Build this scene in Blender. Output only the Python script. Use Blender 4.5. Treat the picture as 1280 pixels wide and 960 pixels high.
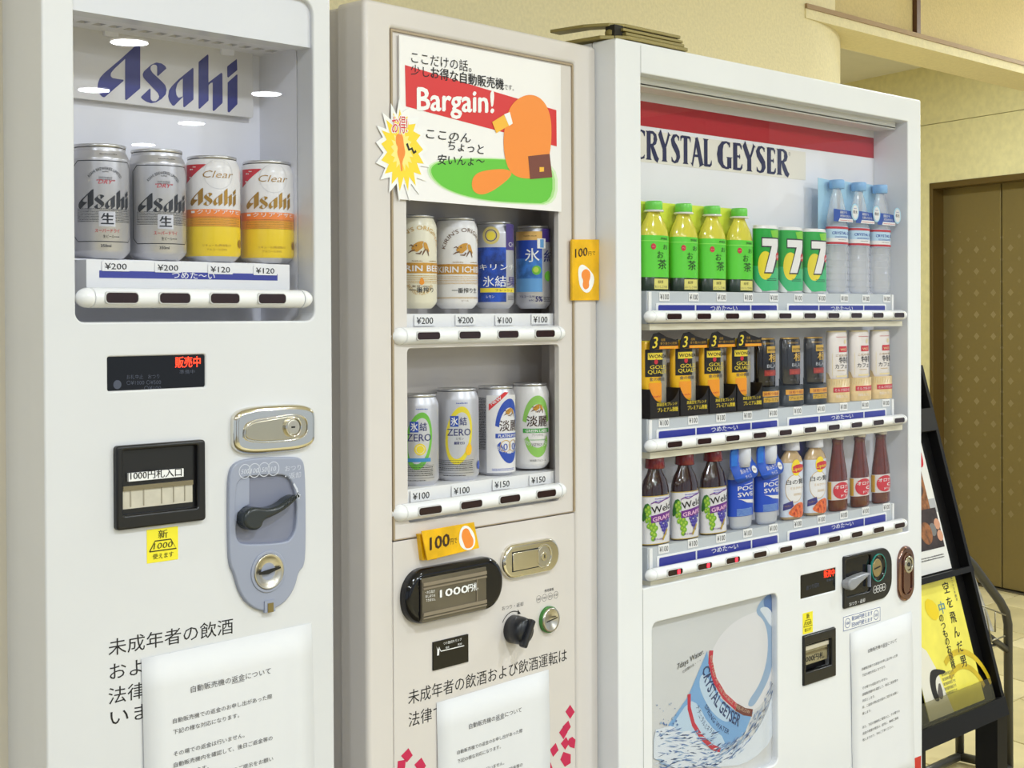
import bpy, bmesh, random
from math import *
from mathutils import Vector, Matrix
from mathutils.geometry import tessellate_polygon
for o in list(bpy.data.objects): bpy.data.objects.remove(o)
SC = bpy.context.scene
random.seed(7)
# ------------------------------------------------------------------ camera
F, TH, PI_, RO, SY, D, HC = 1802.4, .79035, .00922, -.00473, -69.07, 1.38, 1.396
fw = Vector((sin(TH)*cos(PI_), cos(TH)*cos(PI_), -sin(PI_)))
r0 = Vector((cos(TH), -sin(TH), 0)); u0 = r0.cross(fw)
RV = r0*cos(RO) + u0*sin(RO); UV = -r0*sin(RO) + u0*cos(RO)
CAM = Vector((0, -D, HC))
cd = bpy.data.cameras.new('camera'); cam = bpy.data.objects.new('camera', cd)
SC.collection.objects.link(cam); SC.camera = cam
cd.sensor_width = 36; cd.lens = F/1280*36; cd.shift_y = SY/1280; cd.clip_start = .05; cd.clip_end = 60
cam.matrix_world = Matrix(((RV.x, UV.x, -fw.x, CAM.x), (RV.y, UV.y, -fw.y, CAM.y), (RV.z, UV.z, -fw.z, CAM.z), (0, 0, 0, 1)))
# ------------------------------------------------------------------ light and exposure
SC.view_settings.view_transform = 'Standard'; SC.view_settings.look = 'None'
SC.view_settings.gamma = 1; SC.view_settings.use_curve_mapping = False
SC.view_settings.exposure = 0.07
W = bpy.data.worlds.new('lobby_daylight'); SC.world = W; W.use_nodes = True
bg = W.node_tree.nodes['Background']; bg.inputs[0].default_value = (.80, .90, 1, 1); bg.inputs[1].default_value = .64
def downlight_lamp(x, y, power):
    l = bpy.data.lights.new('downlight_lamp', 'AREA'); l.shape = 'DISK'; l.size = .17; l.energy = power; l.color = (.85, .93, 1)
    o = bpy.data.objects.new('downlight_lamp', l); o.location = (x, y, 2.685); SC.collection.objects.link(o); return o
ADDED_LAMPS = [(-1.0, -1.6), (.9, -1.7), (2.6, -1.9), (-.6, -3.6), (1.2, -3.7), (2.7, -3.9), (0, -5.8), (2.2, -6.2), (4.6, -.9), (6.0, .5), (5.3, 1.9)]  # extra downlights added for frontal and lift-side light
FAR = [(3.56, -4.66), (4.16, -6.06), (4.95, -5.51), (5.34, -6.90), (5.74, -8.17)]
for i_, (x, y) in enumerate(ADDED_LAMPS): downlight_lamp(x, y, 22 if i_ < 8 else 40)
for x, y in FAR: downlight_lamp(x, y, 26)
# ------------------------------------------------------------------ helpers
class Fr:
    """a machine's own frame: x along its front, y into it, z up"""
    def __init__(s, ox, oy, a=0): s.o = (ox, oy); s.a = a
    def at(s, px, py, d=0):
        n = (-sin(s.a), cos(s.a)); t = (cos(s.a), sin(s.a))
        r = fw + RV*((px-640)/F) - UV*((py-480-SY)/F)
        k = (d-((CAM.x-s.o[0])*n[0]+(CAM.y-s.o[1])*n[1]))/(r.x*n[0]+r.y*n[1]); P = CAM+r*k
        return ((P.x-s.o[0])*t[0]+(P.y-s.o[1])*t[1], P.z)
    def world(s, p):
        t = (cos(s.a), sin(s.a)); return Vector((s.o[0]+t[0]*p[0]-t[1]*p[1], s.o[1]+t[1]*p[0]+t[0]*p[1], p[2]))
    def al(s, x, y, z):
        """angle under which a standing thing is seen, away from its front"""
        w = s.world((x, y, z))-CAM; return atan2(w.x, w.y)+s.a
W0 = Fr(0, 0)
F1 = Fr(.7221, 0); F3 = Fr(1.6124, 0)
F2 = Fr(1.612-.4198*cos(.0415), .037-.4198*sin(.0415), .0415)
def lin(c):
    c = c/255; return c/12.92 if c <= .04045 else ((c+.055)/1.055)**2.4
MATS = {}
def M(name, rgb=None, rough=.5, metal=0, spec=.5, emit=0, noise=0, nscale=40, bump=0, bscale=200, trans=0, coat=0):
    if name in MATS: return MATS[name]
    m = bpy.data.materials.new(name); m.use_nodes = True; nt = m.node_tree; b = nt.nodes['Principled BSDF']
    c = (lin(rgb[0]), lin(rgb[1]), lin(rgb[2]), 1)
    b.inputs['Base Color'].default_value = c; b.inputs['Roughness'].default_value = rough
    b.inputs['Metallic'].default_value = metal; b.inputs['Specular IOR Level'].default_value = spec
    b.inputs['Coat Weight'].default_value = coat
    if emit: b.inputs['Emission Color'].default_value = c; b.inputs['Emission Strength'].default_value = emit
    if noise or bump:
        tc = nt.nodes.new('ShaderNodeTexCoord')
    if noise:
        n = nt.nodes.new('ShaderNodeTexNoise'); n.inputs['Scale'].default_value = nscale; n.inputs['Detail'].default_value = 4
        nt.links.new(tc.outputs['Object'], n.inputs['Vector'])
        r = nt.nodes.new('ShaderNodeValToRGB'); r.color_ramp.elements[0].position = .35; r.color_ramp.elements[1].position = .65
        r.color_ramp.elements[0].color = tuple(max(0, v*(1-noise)) for v in c[:3])+(1,)
        r.color_ramp.elements[1].color = tuple(min(1, v*(1+noise)) for v in c[:3])+(1,)
        nt.links.new(n.outputs['Fac'], r.inputs['Fac']); nt.links.new(r.outputs['Color'], b.inputs['Base Color'])
    if bump:
        n = nt.nodes.new('ShaderNodeTexNoise'); n.inputs['Scale'].default_value = bscale
        nt.links.new(tc.outputs['Object'], n.inputs['Vector'])
        bp = nt.nodes.new('ShaderNodeBump'); bp.inputs['Strength'].default_value = bump; bp.inputs['Distance'].default_value = .002
        nt.links.new(n.outputs['Fac'], bp.inputs['Height']); nt.links.new(bp.outputs['Normal'], b.inputs['Normal'])
    if trans:
        t = nt.nodes.new('ShaderNodeBsdfTransparent'); t.inputs[0].default_value = tuple(.4+.6*v for v in c[:3])+(1,)
        mx = nt.nodes.new('ShaderNodeMixShader'); mx.inputs[0].default_value = trans
        nt.links.new(b.outputs[0], mx.inputs[1]); nt.links.new(t.outputs[0], mx.inputs[2])
        nt.links.new(mx.outputs[0], nt.nodes['Material Output'].inputs[0])
    MATS[name] = m; return m
def pane_mat(name, tint=(1, 1, 1), k=1.0):
    m = bpy.data.materials.new(name); m.use_nodes = True; nt = m.node_tree; nt.nodes.remove(nt.nodes['Principled BSDF'])
    t = nt.nodes.new('ShaderNodeBsdfTransparent'); t.inputs[0].default_value = tint+(1,)
    g = nt.nodes.new('ShaderNodeBsdfGlossy'); g.inputs['Roughness'].default_value = .0
    f = nt.nodes.new('ShaderNodeFresnel'); f.inputs[0].default_value = 1.46
    mu = nt.nodes.new('ShaderNodeMath'); mu.operation = 'MULTIPLY'; mu.inputs[1].default_value = k; nt.links.new(f.outputs[0], mu.inputs[0])
    ge = nt.nodes.new('ShaderNodeNewGeometry'); iv = nt.nodes.new('ShaderNodeMath'); iv.operation = 'SUBTRACT'; iv.inputs[0].default_value = 1; nt.links.new(ge.outputs['Backfacing'], iv.inputs[1])
    m3 = nt.nodes.new('ShaderNodeMath'); m3.operation = 'MULTIPLY'; nt.links.new(mu.outputs[0], m3.inputs[0]); nt.links.new(iv.outputs[0], m3.inputs[1])
    mx = nt.nodes.new('ShaderNodeMixShader'); nt.links.new(m3.outputs[0], mx.inputs[0])
    nt.links.new(t.outputs[0], mx.inputs[1]); nt.links.new(g.outputs[0], mx.inputs[2]); nt.links.new(mx.outputs[0], nt.nodes['Material Output'].inputs[0])
    MATS[name] = m; return m
class Thing:
    def __init__(s, name, label, cat, fr, org, group=None):
        s.e = bpy.data.objects.new(name, None); SC.collection.objects.link(s.e); s.org = Vector(org); s.fr = fr
        s.e.location = fr.world(org); s.e.rotation_euler = (0, 0, fr.a); s.e.empty_display_size = .05
        s.e['label'] = label; s.e['category'] = cat
        if group: s.e['group'] = group
class Room:                                   # a piece of the setting with children
    def __init__(s, name):
        s.e = bpy.data.objects.new(name, None); SC.collection.objects.link(s.e); s.org = Vector((0, 0, 0)); s.e['kind'] = 'structure'
class MB:
    def __init__(s): s.v = []; s.f = []; s.m = []; s.s = []; s.mats = []
    def mi(s, m):
        if m not in s.mats: s.mats.append(m)
        return s.mats.index(m)
    def add(s, vs, fs, m, smooth=False):
        k = len(s.v); s.v += [tuple(v) for v in vs]; i = s.mi(m)
        for f in fs: s.f.append([k+a for a in f]); s.m.append(i); s.s.append(smooth)
        return s
    def box(s, x0, x1, y0, y1, z0, z1, m):
        v = [(x, y, z) for z in (z0, z1) for y in (y0, y1) for x in (x0, x1)]
        return s.add(v, [(0, 1, 3, 2)[::-1], (4, 5, 7, 6), (0, 1, 5, 4), (1, 3, 7, 5), (3, 2, 6, 7), (2, 0, 4, 6)], m)
    def plate(s, outer, y0, y1, m, holes=(), bev=0, mside=None):
        """flat plate in the x-z plane from y0 (front) to y1, with holes and a rounded front edge"""
        loops = [ccw(outer)]+[ccw(h)[::-1] for h in holes]; n = 4 if bev else 1
        fl = [inset(l, bev) for l in loops] if bev else loops
        pts = [p for l in fl for p in l]
        tri = tessellate_polygon([[Vector((p[0], p[1], 0)) for p in l] for l in fl])
        T = []
        for t in tri:
            a, b, c = (pts[i] for i in t)
            ar = (b[0]-a[0])*(c[1]-a[1])-(b[1]-a[1])*(c[0]-a[0])
            if abs(ar) > 1e-12: T.append(t if ar > 0 else t[::-1])
        s.add([(p[0], y0, p[1]) for p in pts], T, m)
        ms = mside or m
        for l, lf in zip(loops, fl):
            rings = []
            if bev:
                for k in range(n+1):
                    a = k/n*pi/2; q = inset(l, bev*(1-sin(a))); rings.append([(p[0], y0+bev*(1-cos(a)), p[1]) for p in q])
            else: rings.append([(p[0], y0, p[1]) for p in l])
            L = len(l)
            vs = [p for r in rings for p in r]
            if len(rings) > 1: s.add(vs, [(k*L+i, (k+1)*L+i, (k+1)*L+(i+1) % L, k*L+(i+1) % L) for k in range(len(rings)-1) for i in range(L)], ms, True)
            last = rings[-1]; vs = last+[(p[0], y1, p[2]) for p in last]
            s.add(vs, [(i, L+i, L+(i+1) % L, (i+1) % L) for i in range(L)], ms)
        P = [p for l in loops for p in l]; tri = tessellate_polygon([[Vector((p[0], p[1], 0)) for p in l] for l in loops])
        s.add([(p[0], y1, p[1]) for p in P], [t for t in tri], ms); return s
    def lathe(s, prof, m, cx=0, cy=0, cz=0, n=40, bands=None, cap0=True, cap1=True, ky=1, a0=0, a1=2*pi, smooth=True):
        full = a1-a0 > 6.28; N = n if full else n+1
        ang = [a0+(a1-a0)*i/n for i in range(N)]
        for j in range(len(prof)-1):
            (ra, za), (rb, zb) = prof[j], prof[j+1]; mm = m
            if bands:
                zm = (za+zb)/2
                for b0, b1, bm in bands:
                    if b0 <= zm < b1: mm = bm
            vs = [(cx+r*sin(a), cy-r*cos(a)*ky, cz+z) for r, z in ((ra, za), (rb, zb)) for a in ang]
            s.add(vs, [(i, (i+1) % N, N+(i+1) % N, N+i) for i in range(N if full else N-1)], mm, smooth)
        for ok, (r, z), fl in ((cap0, prof[0], 1), (cap1, prof[-1], 0)):
            if ok and r > 1e-5:
                f = list(range(N)); s.add([(cx+r*sin(a), cy-r*cos(a)*ky, cz+z) for a in ang], [f[::-1] if fl else f], m)
        return s
    def tube(s, path, r, m, n=12, caps=True):
        P = [Vector(p) for p in path]; L = len(P); vs = []; up = Vector((.13, .31, .94))
        for i, p in enumerate(P):
            t = ((P[min(i+1, L-1)]-p).normalized()+(p-P[max(i-1, 0)]).normalized()).normalized()
            a = t.cross(up).normalized(); b = t.cross(a)
            rr = r[i] if isinstance(r, (list, tuple)) else r
            vs += [p+a*rr*cos(2*pi*k/n)+b*rr*sin(2*pi*k/n) for k in range(n)]
        s.add(vs, [(i*n+k, i*n+(k+1) % n, (i+1)*n+(k+1) % n, (i+1)*n+k) for i in range(L-1) for k in range(n)], m, True)
        if caps: s.add(vs[:n], [tuple(range(n))[::-1]], m); s.add(vs[-n:], [tuple(range(n))], m)
        return s
    def build(s, name, T, parent=None, label=None, bevel=0):
        me = bpy.data.meshes.new(name); o_ = T.org if T else Vector((0, 0, 0))
        me.from_pydata([(v[0]-o_.x, v[1]-o_.y, v[2]-o_.z) for v in s.v], [], s.f)
        for m in s.mats: me.materials.append(m)
        me.polygons.foreach_set('material_index', s.m); me.polygons.foreach_set('use_smooth', s.s); me.update()
        if not getattr(s, 'flat', 0):
            bm = bmesh.new(); bm.from_mesh(me); bmesh.ops.remove_doubles(bm, verts=bm.verts, dist=2e-6); bmesh.ops.recalc_face_normals(bm, faces=bm.faces); bm.to_mesh(me); bm.free()
        o = bpy.data.objects.new(name, me); SC.collection.objects.link(o)
        o.parent = parent or (T.e if T else None)
        if label: o['label'] = label
        if bevel:
            b = o.modifiers.new('edge', 'BEVEL'); b.width = bevel; b.segments = 2; b.limit_method = 'ANGLE'; b.angle_limit = .7
        return o
def area2(p): return sum(p[i][0]*p[(i+1) % len(p)][1]-p[(i+1) % len(p)][0]*p[i][1] for i in range(len(p)))
def ccw(p): p = [tuple(q) for q in p]; return p if area2(p) > 0 else p[::-1]
def inset(p, d):
    n = len(p); out = []
    for i in range(n):
        a, b, c = Vector(p[i-1]), Vector(p[i]), Vector(p[(i+1) % n])
        e1, e2 = (b-a), (c-b)
        if e1.length < 1e-9 or e2.length < 1e-9: out.append(tuple(b)); continue
        e1.normalize(); e2.normalize(); n1 = Vector((-e1.y, e1.x)); n2 = Vector((-e2.y, e2.x)); m = n1+n2
        k = max(.35, 1+n1.dot(n2)); m = m/k; out.append((b.x+m.x*d, b.y+m.y*d))
    return out
def rr(x0, z0, x1, z1, r, n=6):
    if x0 > x1: x0, x1 = x1, x0
    if z0 > z1: z0, z1 = z1, z0
    rs = r if isinstance(r, (tuple, list)) else (r,)*4          # bottom-left, bottom-right, top-right, top-left
    r_ = [min(q, (x1-x0)/2-1e-5, (z1-z0)/2-1e-5) for q in rs]; out = []
    for (cx, cz, a, q) in ((x0+r_[0], z0+r_[0], pi, r_[0]), (x1-r_[1], z0+r_[1], 1.5*pi, r_[1]), (x1-r_[2], z1-r_[2], 0, r_[2]), (x0+r_[3], z1-r_[3], .5*pi, r_[3])):
        if q < 1e-4: out.append((cx, cz)); continue
        for k in range(n+1): out.append((cx+q*cos(a+k/n*pi/2), cz+q*sin(a+k/n*pi/2)))
    return out
def circ(cx, cz, r, n=28, rz=None): return [(cx+r*cos(2*pi*k/n), cz+(rz or r)*sin(2*pi*k/n)) for k in range(n)]
def smoothp(p, it=2):
    for _ in range(it):
        q = []
        for i in range(len(p)):
            a, b = p[i], p[(i+1) % len(p)]; q += [(a[0]*.75+b[0]*.25, a[1]*.75+b[1]*.25), (a[0]*.25+b[0]*.75, a[1]*.25+b[1]*.75)]
        p = q
    return p
TX = {}
def glyphs(txt, bold=0, shear=0):
    k = (txt, bold, shear)
    if k not in TX:
        c = bpy.data.curves.new('t', 'FONT'); c.body = txt; c.size = 1; c.offset = bold; c.shear = shear; c.resolution_u = 2; c.fill_mode = 'FRONT'
        o = bpy.data.objects.new('t', c); me = bpy.data.meshes.new_from_object(o)
        v = [(p.co.x, p.co.y) for p in me.vertices]; f = [tuple(p.vertices) for p in me.polygons]
        bpy.data.objects.remove(o); bpy.data.meshes.remove(me); bpy.data.curves.remove(c)
        xs = [a[0] for a in v] or [0, 1]; TX[k] = (v, f, min(xs), max(xs))
    return TX[k]
class Pr:
    """flat print: coloured shapes laid on a plane or wrapped round a can"""
    def __init__(s, fr=None, d=0): s.it = []; s.fr = fr; s.d = d
    def poly(s, p, m, L=1, holes=()):
        loops = [list(p)]+[list(h) for h in holes]; pts = [q for l in loops for q in l]
        t = tessellate_polygon([[Vector((q[0], q[1], 0)) for q in l] for l in loops]); s.it.append((pts, t, m, L)); return s
    def rect(s, x0, z0, x1, z1, m, L=1): return s.poly([(x0, z0), (x1, z0), (x1, z1), (x0, z1)], m, L)
    def ring(s, cx, cz, r, w, m, L=1, rz=None, n=28): return s.poly(circ(cx, cz, r, n, rz), m, L, [circ(cx, cz, r-w, n, (rz-w) if rz else None)])
    def text(s, t, A, B, h, m, L=2, bold=0, shear=0, up=None, sx=1):
        v, f, x0, x1 = glyphs(t, min(bold, 0), shear); cjk = any(ord(c) > 0x2fff for c in t)
        em = h/(.88 if cjk else .73); A = Vector(A)
        if B is None: B = A+Vector(((x1-x0)*em*sx, 0))
        B = Vector(B); ux = (B-A)/(x1-x0); uz = Vector((-(B-A).normalized().y, (B-A).normalized().x))*em if up is None else Vector(up)*em
        dz = .07 if cjk else 0
        offs = [(0, 0)] if bold <= 0 else [(-bold, -bold*.5), (bold, bold*.5), (0, bold*.7), (0, -bold*.7)][:4 if bold > .02 else 2]
        for i, (ox, oz) in enumerate(offs): s.it.append(([tuple(A+ux*(p[0]-x0+ox*em/max(1e-6, ux.length)*1.0)+uz*(p[1]+dz+oz)) for p in v], f, m, L+i*.04))
        return s
    def stroke(s, pts, m, L=2, w=None):
        n = len(pts); l = []; r = []
        for i in range(n):
            p = Vector(pts[i][:2]); a = Vector(pts[max(i-1, 0)][:2]); b = Vector(pts[min(i+1, n-1)][:2])
            t = (b-a).normalized(); q = Vector((-t.y, t.x))*(w if w else pts[i][2])/2
            l.append(tuple(p+q)); r.append(tuple(p-q))
        s.it.append((l+r, [(i, i+1, n+i+1, n+i) for i in range(n-1)], m, L)); return s
    # the same calls with points read off the photograph, laid on this plane
    def P(s, p): return s.fr.at(p[0], p[1], s.d)
    def g(s, pts, m, L=1, holes=(), sm=0):
        q = [s.P(p) for p in pts]; q = smoothp(q, sm) if sm else q; return s.poly(q, m, L, [[s.P(p) for p in h] for h in holes])
    def t(s, t, a, b, h, m, L=2, bold=0, shear=0):
        A, B = s.P(a), s.P(b); T = s.P((a[0], a[1]-h)); return s.text(t, A, B, T[1]-A[1], m, L, bold, shear, up=(0, 1))
    def st(s, pts, m, L=2, w=1):
        k = (s.P((pts[0][0]+10, pts[0][1]))[0]-s.P(pts[0])[0])/10
        return s.stroke([s.P(p)+((p[2] if len(p) > 2 else w)*k,) for p in pts], m, L)
    def build(s, name, T, parent=None, y=None, R=None, c=(0, 0, 0), lay=.00012, Rf=None, fmap=None, label=None, ky=1):
        mb = MB(); mb.flat = 1; y = s.d if y is None else y
        for (v, f, m, L) in sorted(s.it, key=lambda i: i[3]):
            if R:
                bm = bmesh.new(); vs = [bm.verts.new((p[0], 0, p[1])) for p in v]
                for q in f:
                    if len(set(q)) > 2:
                        try: bm.faces.new([vs[i] for i in q])
                        except ValueError: pass
                xs = [p[0] for p in v]; st = R*.16; k = ceil(min(xs)/st)
                while k*st < max(xs):
                    bmesh.ops.bisect_plane(bm, geom=bm.verts[:]+bm.edges[:]+bm.faces[:], plane_co=(k*st, 0, 0), plane_no=(1, 0, 0), dist=1e-7); k += 1
                bm.verts.index_update()
                V = []
                for p in bm.verts:
                    a = p.co.x/R; q = (Rf(p.co.z) if Rf else R)+.00018+L*lay; V.append((c[0]+q*sin(a), c[1]-(q*cos(a) if ky == 1 else (R*ky+(q-R))*cos(a)), c[2]+p.co.z))
                mb.add(V, [[w.index for w in q.verts] for q in bm.faces], m, True); bm.free()
            elif fmap: mb.add([fmap(p[0], p[1], L) for p in v], f, m)
            else: mb.add([(p[0], y-.00015-L*lay, p[1]) for p in v], f, m)
        return mb.build(name, T, parent, label)
def copy_tree(o, parent=None):
    c = o.copy(); SC.collection.objects.link(c); c.parent = parent
    for ch in [x for x in bpy.data.objects if x.parent == o]: copy_tree(ch, c)
    return c
def put(e, fr, org, label=None, group=None):
    e.location = fr.world(org); e.rotation_euler = (0, 0, fr.a)
    if label: e['label'] = label
    if group: e['group'] = group
def cr(ox, oy, s): return lambda *p: [(ox+x/s, oy+y/s) for x, y in p]
# ------------------------------------------------------------------ materials
white = M('white_powder_coat', (236, 238, 242), .28, noise=.012, nscale=6, coat=.25)
beigew = M('warm_grey_powder_coat', (222, 216, 212), .3, noise=.015, nscale=6, coat=.25)
cabinet1 = M('pale_grey_coat', (224, 225, 228), .3, noise=.012, nscale=6, coat=.2)
linerw = M('cool_white_liner', (238, 238, 244), .45, noise=.01, nscale=8)
linerg = M('grey_liner', (206, 200, 196), .5, noise=.03, nscale=10)
barm = M('white_button_bar', (246, 247, 250), .22)
btn = M('dark_brown_button', (44, 24, 24), .15)
btnr = M('white_button_lip', (214, 214, 214), .3)
blk = M('black_plastic', (22, 22, 24), .3)
blkg = M('gloss_black', (8, 8, 12), .08)
ink = M('black_ink', (26, 24, 26), .6); inkg = M('grey_ink', (92, 90, 92), .6)
navy = M('navy_print', (38, 46, 128), .4); navy2 = M('deep_navy_print', (28, 34, 78), .4)
blue = M('blue_band', (48, 58, 158), .35); paper = M('white_paper', (232, 233, 236), .6, noise=.008, nscale=20)
tagm = M('price_tag_white', (246, 246, 246), .4); red = M('red_print', (206, 32, 44), .4); wht = M('white_print', (248, 248, 248), .4)
chrome = M('polished_chrome', (226, 223, 214), .09, 1); chromed = M('brushed_nickel', (204, 200, 190), .28, 1)
rosech = M('rose_tinted_chrome', (150, 118, 112), .12, 1)
alu = M('can_aluminium', (214, 214, 216), .3, .85); alud = M('can_aluminium_dull', (206, 206, 212), .42, .6)
led = M('red_led', (255, 50, 22), .5, emit=3.0); ledd = M('red_indicator', (255, 40, 60), .5, emit=2.0)
yel = M('sticker_yellow', (250, 236, 50), .45); gold = M('gold_foil_paper', (240, 186, 12), .32, noise=.12, nscale=35, bump=.5, bscale=70)
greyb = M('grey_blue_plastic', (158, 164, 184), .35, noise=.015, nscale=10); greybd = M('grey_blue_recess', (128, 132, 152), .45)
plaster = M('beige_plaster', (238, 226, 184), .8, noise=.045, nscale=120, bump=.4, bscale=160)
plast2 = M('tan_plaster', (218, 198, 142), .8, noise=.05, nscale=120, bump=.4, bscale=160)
brownt = M('brown_edge_trim', (166, 136, 98), .6)
pane = pane_mat('clear_pane', (.98, .98, .985), .7); pane1 = pane_mat('clear_window_pane', (.97, .97, .98), 1.1)
# ------------------------------------------------------------------ the room
def room_box(name, *a, m, **k):
    o = MB().box(*a, m).build(name, None, **k); o['kind'] = 'structure'; return o
fl = Room('floor'); grout = M('dark_grout', (120, 108, 74), .9, noise=.1)
tile_ms = [M('stone_tile_%s' % n, c, .42, noise=.09, nscale=5, coat=.1) for n, c in (('warm', (196, 182, 136)), ('pale', (204, 190, 146)), ('dark', (186, 172, 126)))]
MB().box(-4.5, 9.5, -9.5, 4.2, -.05, -.004, grout).build('grout_bed', fl)
def skew(y): return (y-.985)*.3
tm = []
for k, m_ in enumerate(tile_ms):
    p = [(-.2165, -.2145), (.2165, -.2145), (.2165, .2145), (-.2165, .2145)]
    mb = MB(); b = .002; sk = .3
    top = [(x*(1-b*4)+y*sk, y*(1-b*4), 0) for x, y in p]; lo = [(x+y*sk, y, -.002) for x, y in p]; bt = [(x+y*sk, y, -.02) for x, y in p]
    mb.add(top+lo+bt, [(0, 1, 2, 3)]+[(i+4, (i+1) % 4+4, (i+1) % 4, i) for i in range(4)]+[(i+8, (i+1) % 4+8, (i+1) % 4+4, i+4) for i in range(4)], m_)
    o = mb.build('tile', fl); tm.append(o.data); bpy.data.objects.remove(o)
nt = 0
for j in range(-4, 7):
    y = .985-.2175+j*.435
    for i in range(-4, 12):
        x = 4.33+i*.44+(.215 if j % 2 else 0)+(y-.985)*.3
        if x > 7.6 or y > 4.0 or (x < 2.4) or (y+1.38 < .25*(x-1)): continue
        o = bpy.data.objects.new('tile', random.choice(tm)); SC.collection.objects.link(o); o.parent = fl.e; o.location = (x, y, 0); nt += 1
far = MB()
far.box(-4.5, 9.5, -9.5, -1.2, -.003, 0, tile_ms[0])
o = far.build('floor_field', fl)
room_box('ceiling', -4.5, 9.5, -9.5, 4.2, 2.7, 2.8, m=M('white_ceiling', (236, 232, 222), .8, noise=.02, nscale=4))
YF = .80
lx0 = W0.at(1006, 15, YF)[0]; rd_ = fw+RV*((1051-640)/F); nr = Vector((rd_.y, -rd_.x)).normalized(); R_ = .6
def cen(a): return Vector((lx0-R_*sin(a), YF+R_*cos(a)))
best = min((abs((cen(a)-Vector((CAM.x, CAM.y))).dot(nr)+R_), a) for a in [radians(q*.25) for q in range(-160, 340)])[1]
cx_, cy_ = cen(best); yw = cy_-R_
cl = MB()   # the back wall turns into a rounded column end behind the tall white machine
prof = [(-4.5, yw)]+[(cx_+R_*sin(a), cy_-R_*cos(a)) for a in [radians(180*k/60) for k in range(61)]]+[(cx_-.3, cy_+R_)]; n_ = len(prof)
vs = [(x, y, z) for z in (0, 2.7) for x, y in prof]
cl.add(vs, [(i, i+1, n_+i+1, n_+i) for i in range(n_-1)], plaster, True)
o = cl.build('wall_back', None); o['kind'] = 'structure'
for p_ in o.data.polygons: p_.use_smooth = p_.index > 0
# fascia with a projecting ledge, then the recess under it
lz1 = W0.at(1006, 4.5, YF)[1]; lz0 = W0.at(1006, 22.6, YF)[1]
fa = Room('trim_2')
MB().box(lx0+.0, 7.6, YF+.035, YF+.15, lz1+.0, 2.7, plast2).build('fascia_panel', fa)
MB().box(lx0, 7.6, YF-.004, YF+.17, lz0, lz1-.013, plaster).build('ledge', fa)
MB().box(lx0, 7.6, YF-.008, YF+.05, lz1-.013, lz1, brownt).build('ledge_trim', fa)
gx = W0.at(1143, 20, YF+.035)[0]
MB().box(gx-.011, gx+.011, YF+.02, YF+.036, lz1+.0, 2.7, M('groove_dark', (96, 66, 50), .4, .3)).build('groove_strip', fa)  # raised dark strip stands in for the shaded groove in the fascia
room_box('wall_far', 3.0, 9.5, 4.1, 4.2, 0, 2.7, m=plaster)
# lift wall at the right, running away at an angle
WA = radians(90-16.3); wo = (6.88, 2.097)
class Wd(Fr):
    pass
EL = Fr(wo[0], wo[1], pi+WA) if 0 else None
du = Vector((cos(WA), sin(WA), 0)); dn = Vector((-sin(WA), cos(WA), 0))      # along the wall away from us, and out of it toward the lobby
def ew(u, n, z): p = Vector((wo[0], wo[1], 0))+du*u+dn*n; return (p.x, p.y, z)
def ebox(u0, u1, n0, n1, z0, z1, m, name, T, bevel=0):
    mb = MB(); v = [ew(u, n, z) for z in (z0, z1) for n in (n0, n1) for u in (u0, u1)]
    mb.add(v, [(0, 1, 3, 2), (4, 5, 7, 6), (0, 1, 5, 4), (1, 3, 7, 5), (3, 2, 6, 7), (2, 0, 4, 6)], m); return mb.build(name, T, bevel=bevel)
def eu(px, py, n=0):
    r = fw+RV*((px-640)/F)-UV*((py-480-SY)/F); q = Vector((wo[0], wo[1], 0))+dn*n-CAM; k = q.dot(dn)/r.dot(dn); P = CAM+r*k
    return (P-Vector((wo[0], wo[1], 0))).dot(du), P.z
uj, zl = eu(1163, 234, .02); us, _ = eu(1243, 400); zt = eu(1243, 229)[1]; zs = eu(1250, 143)[1]
rw = Room('wall_right')
wallm = M('cream_wall', (232, 222, 166), .75, noise=.05, nscale=30, bump=.2)
ebox(uj, 2.2, -.25, .02, 0, zs, wallm, 'wall_panel', rw); ebox(uj-4.2, uj, -.25, .02, zl+.02, zs, wallm, 'wall_panel', rw)
ebox(uj-4.2, 2.2, -.25, .015, zs+.004, 2.7, wallm, 'wall_panel', rw)
dr = Room('door_1')
dm = bpy.data.materials.new('etched_bronze_door'); dm.use_nodes = True; n_ = dm.node_tree; b_ = n_.nodes['Principled BSDF']
b_.inputs['Metallic'].default_value = .55; b_.inputs['Roughness'].default_value = .38
tc = n_.nodes.new('ShaderNodeTexCoord'); mp = n_.nodes.new('ShaderNodeMapping'); mp.inputs['Scale'].default_value = (9.0, 9.0, 9.0)
sp = n_.nodes.new('ShaderNodeSeparateXYZ'); n_.links.new(tc.outputs['UV'], mp.inputs[0]); n_.links.new(mp.outputs[0], sp.inputs[0])
def mth(op, a, b=None):
    m_ = n_.nodes.new('ShaderNodeMath'); m_.operation = op
    for i, q in enumerate((a, b)):
        if q is None: continue
        if isinstance(q, (int, float)): m_.inputs[i].default_value = q
        else: n_.links.new(q, m_.inputs[i])
    return m_.outputs[0]
def fold(a, o): return mth('ABSOLUTE', mth('SUBTRACT', mth('FRACT', mth('ADD', a, o)), .5))
def diamond(o, r): return mth('LESS_THAN', mth('ADD', fold(sp.outputs[0], o), fold(sp.outputs[1], o)), r)
patt = mth('ADD', mth('MULTIPLY', diamond(0, .17), .9), mth('MULTIPLY', diamond(.5, .11), .6))
nz = n_.nodes.new('ShaderNodeTexNoise'); nz.inputs['Scale'].default_value = 1.4
n_.links.new(tc.outputs['UV'], nz.inputs[0])
nz2 = n_.nodes.new('ShaderNodeTexNoise'); nz2.inputs['Scale'].default_value = 60; n_.links.new(tc.outputs['UV'], nz2.inputs[0])
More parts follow.
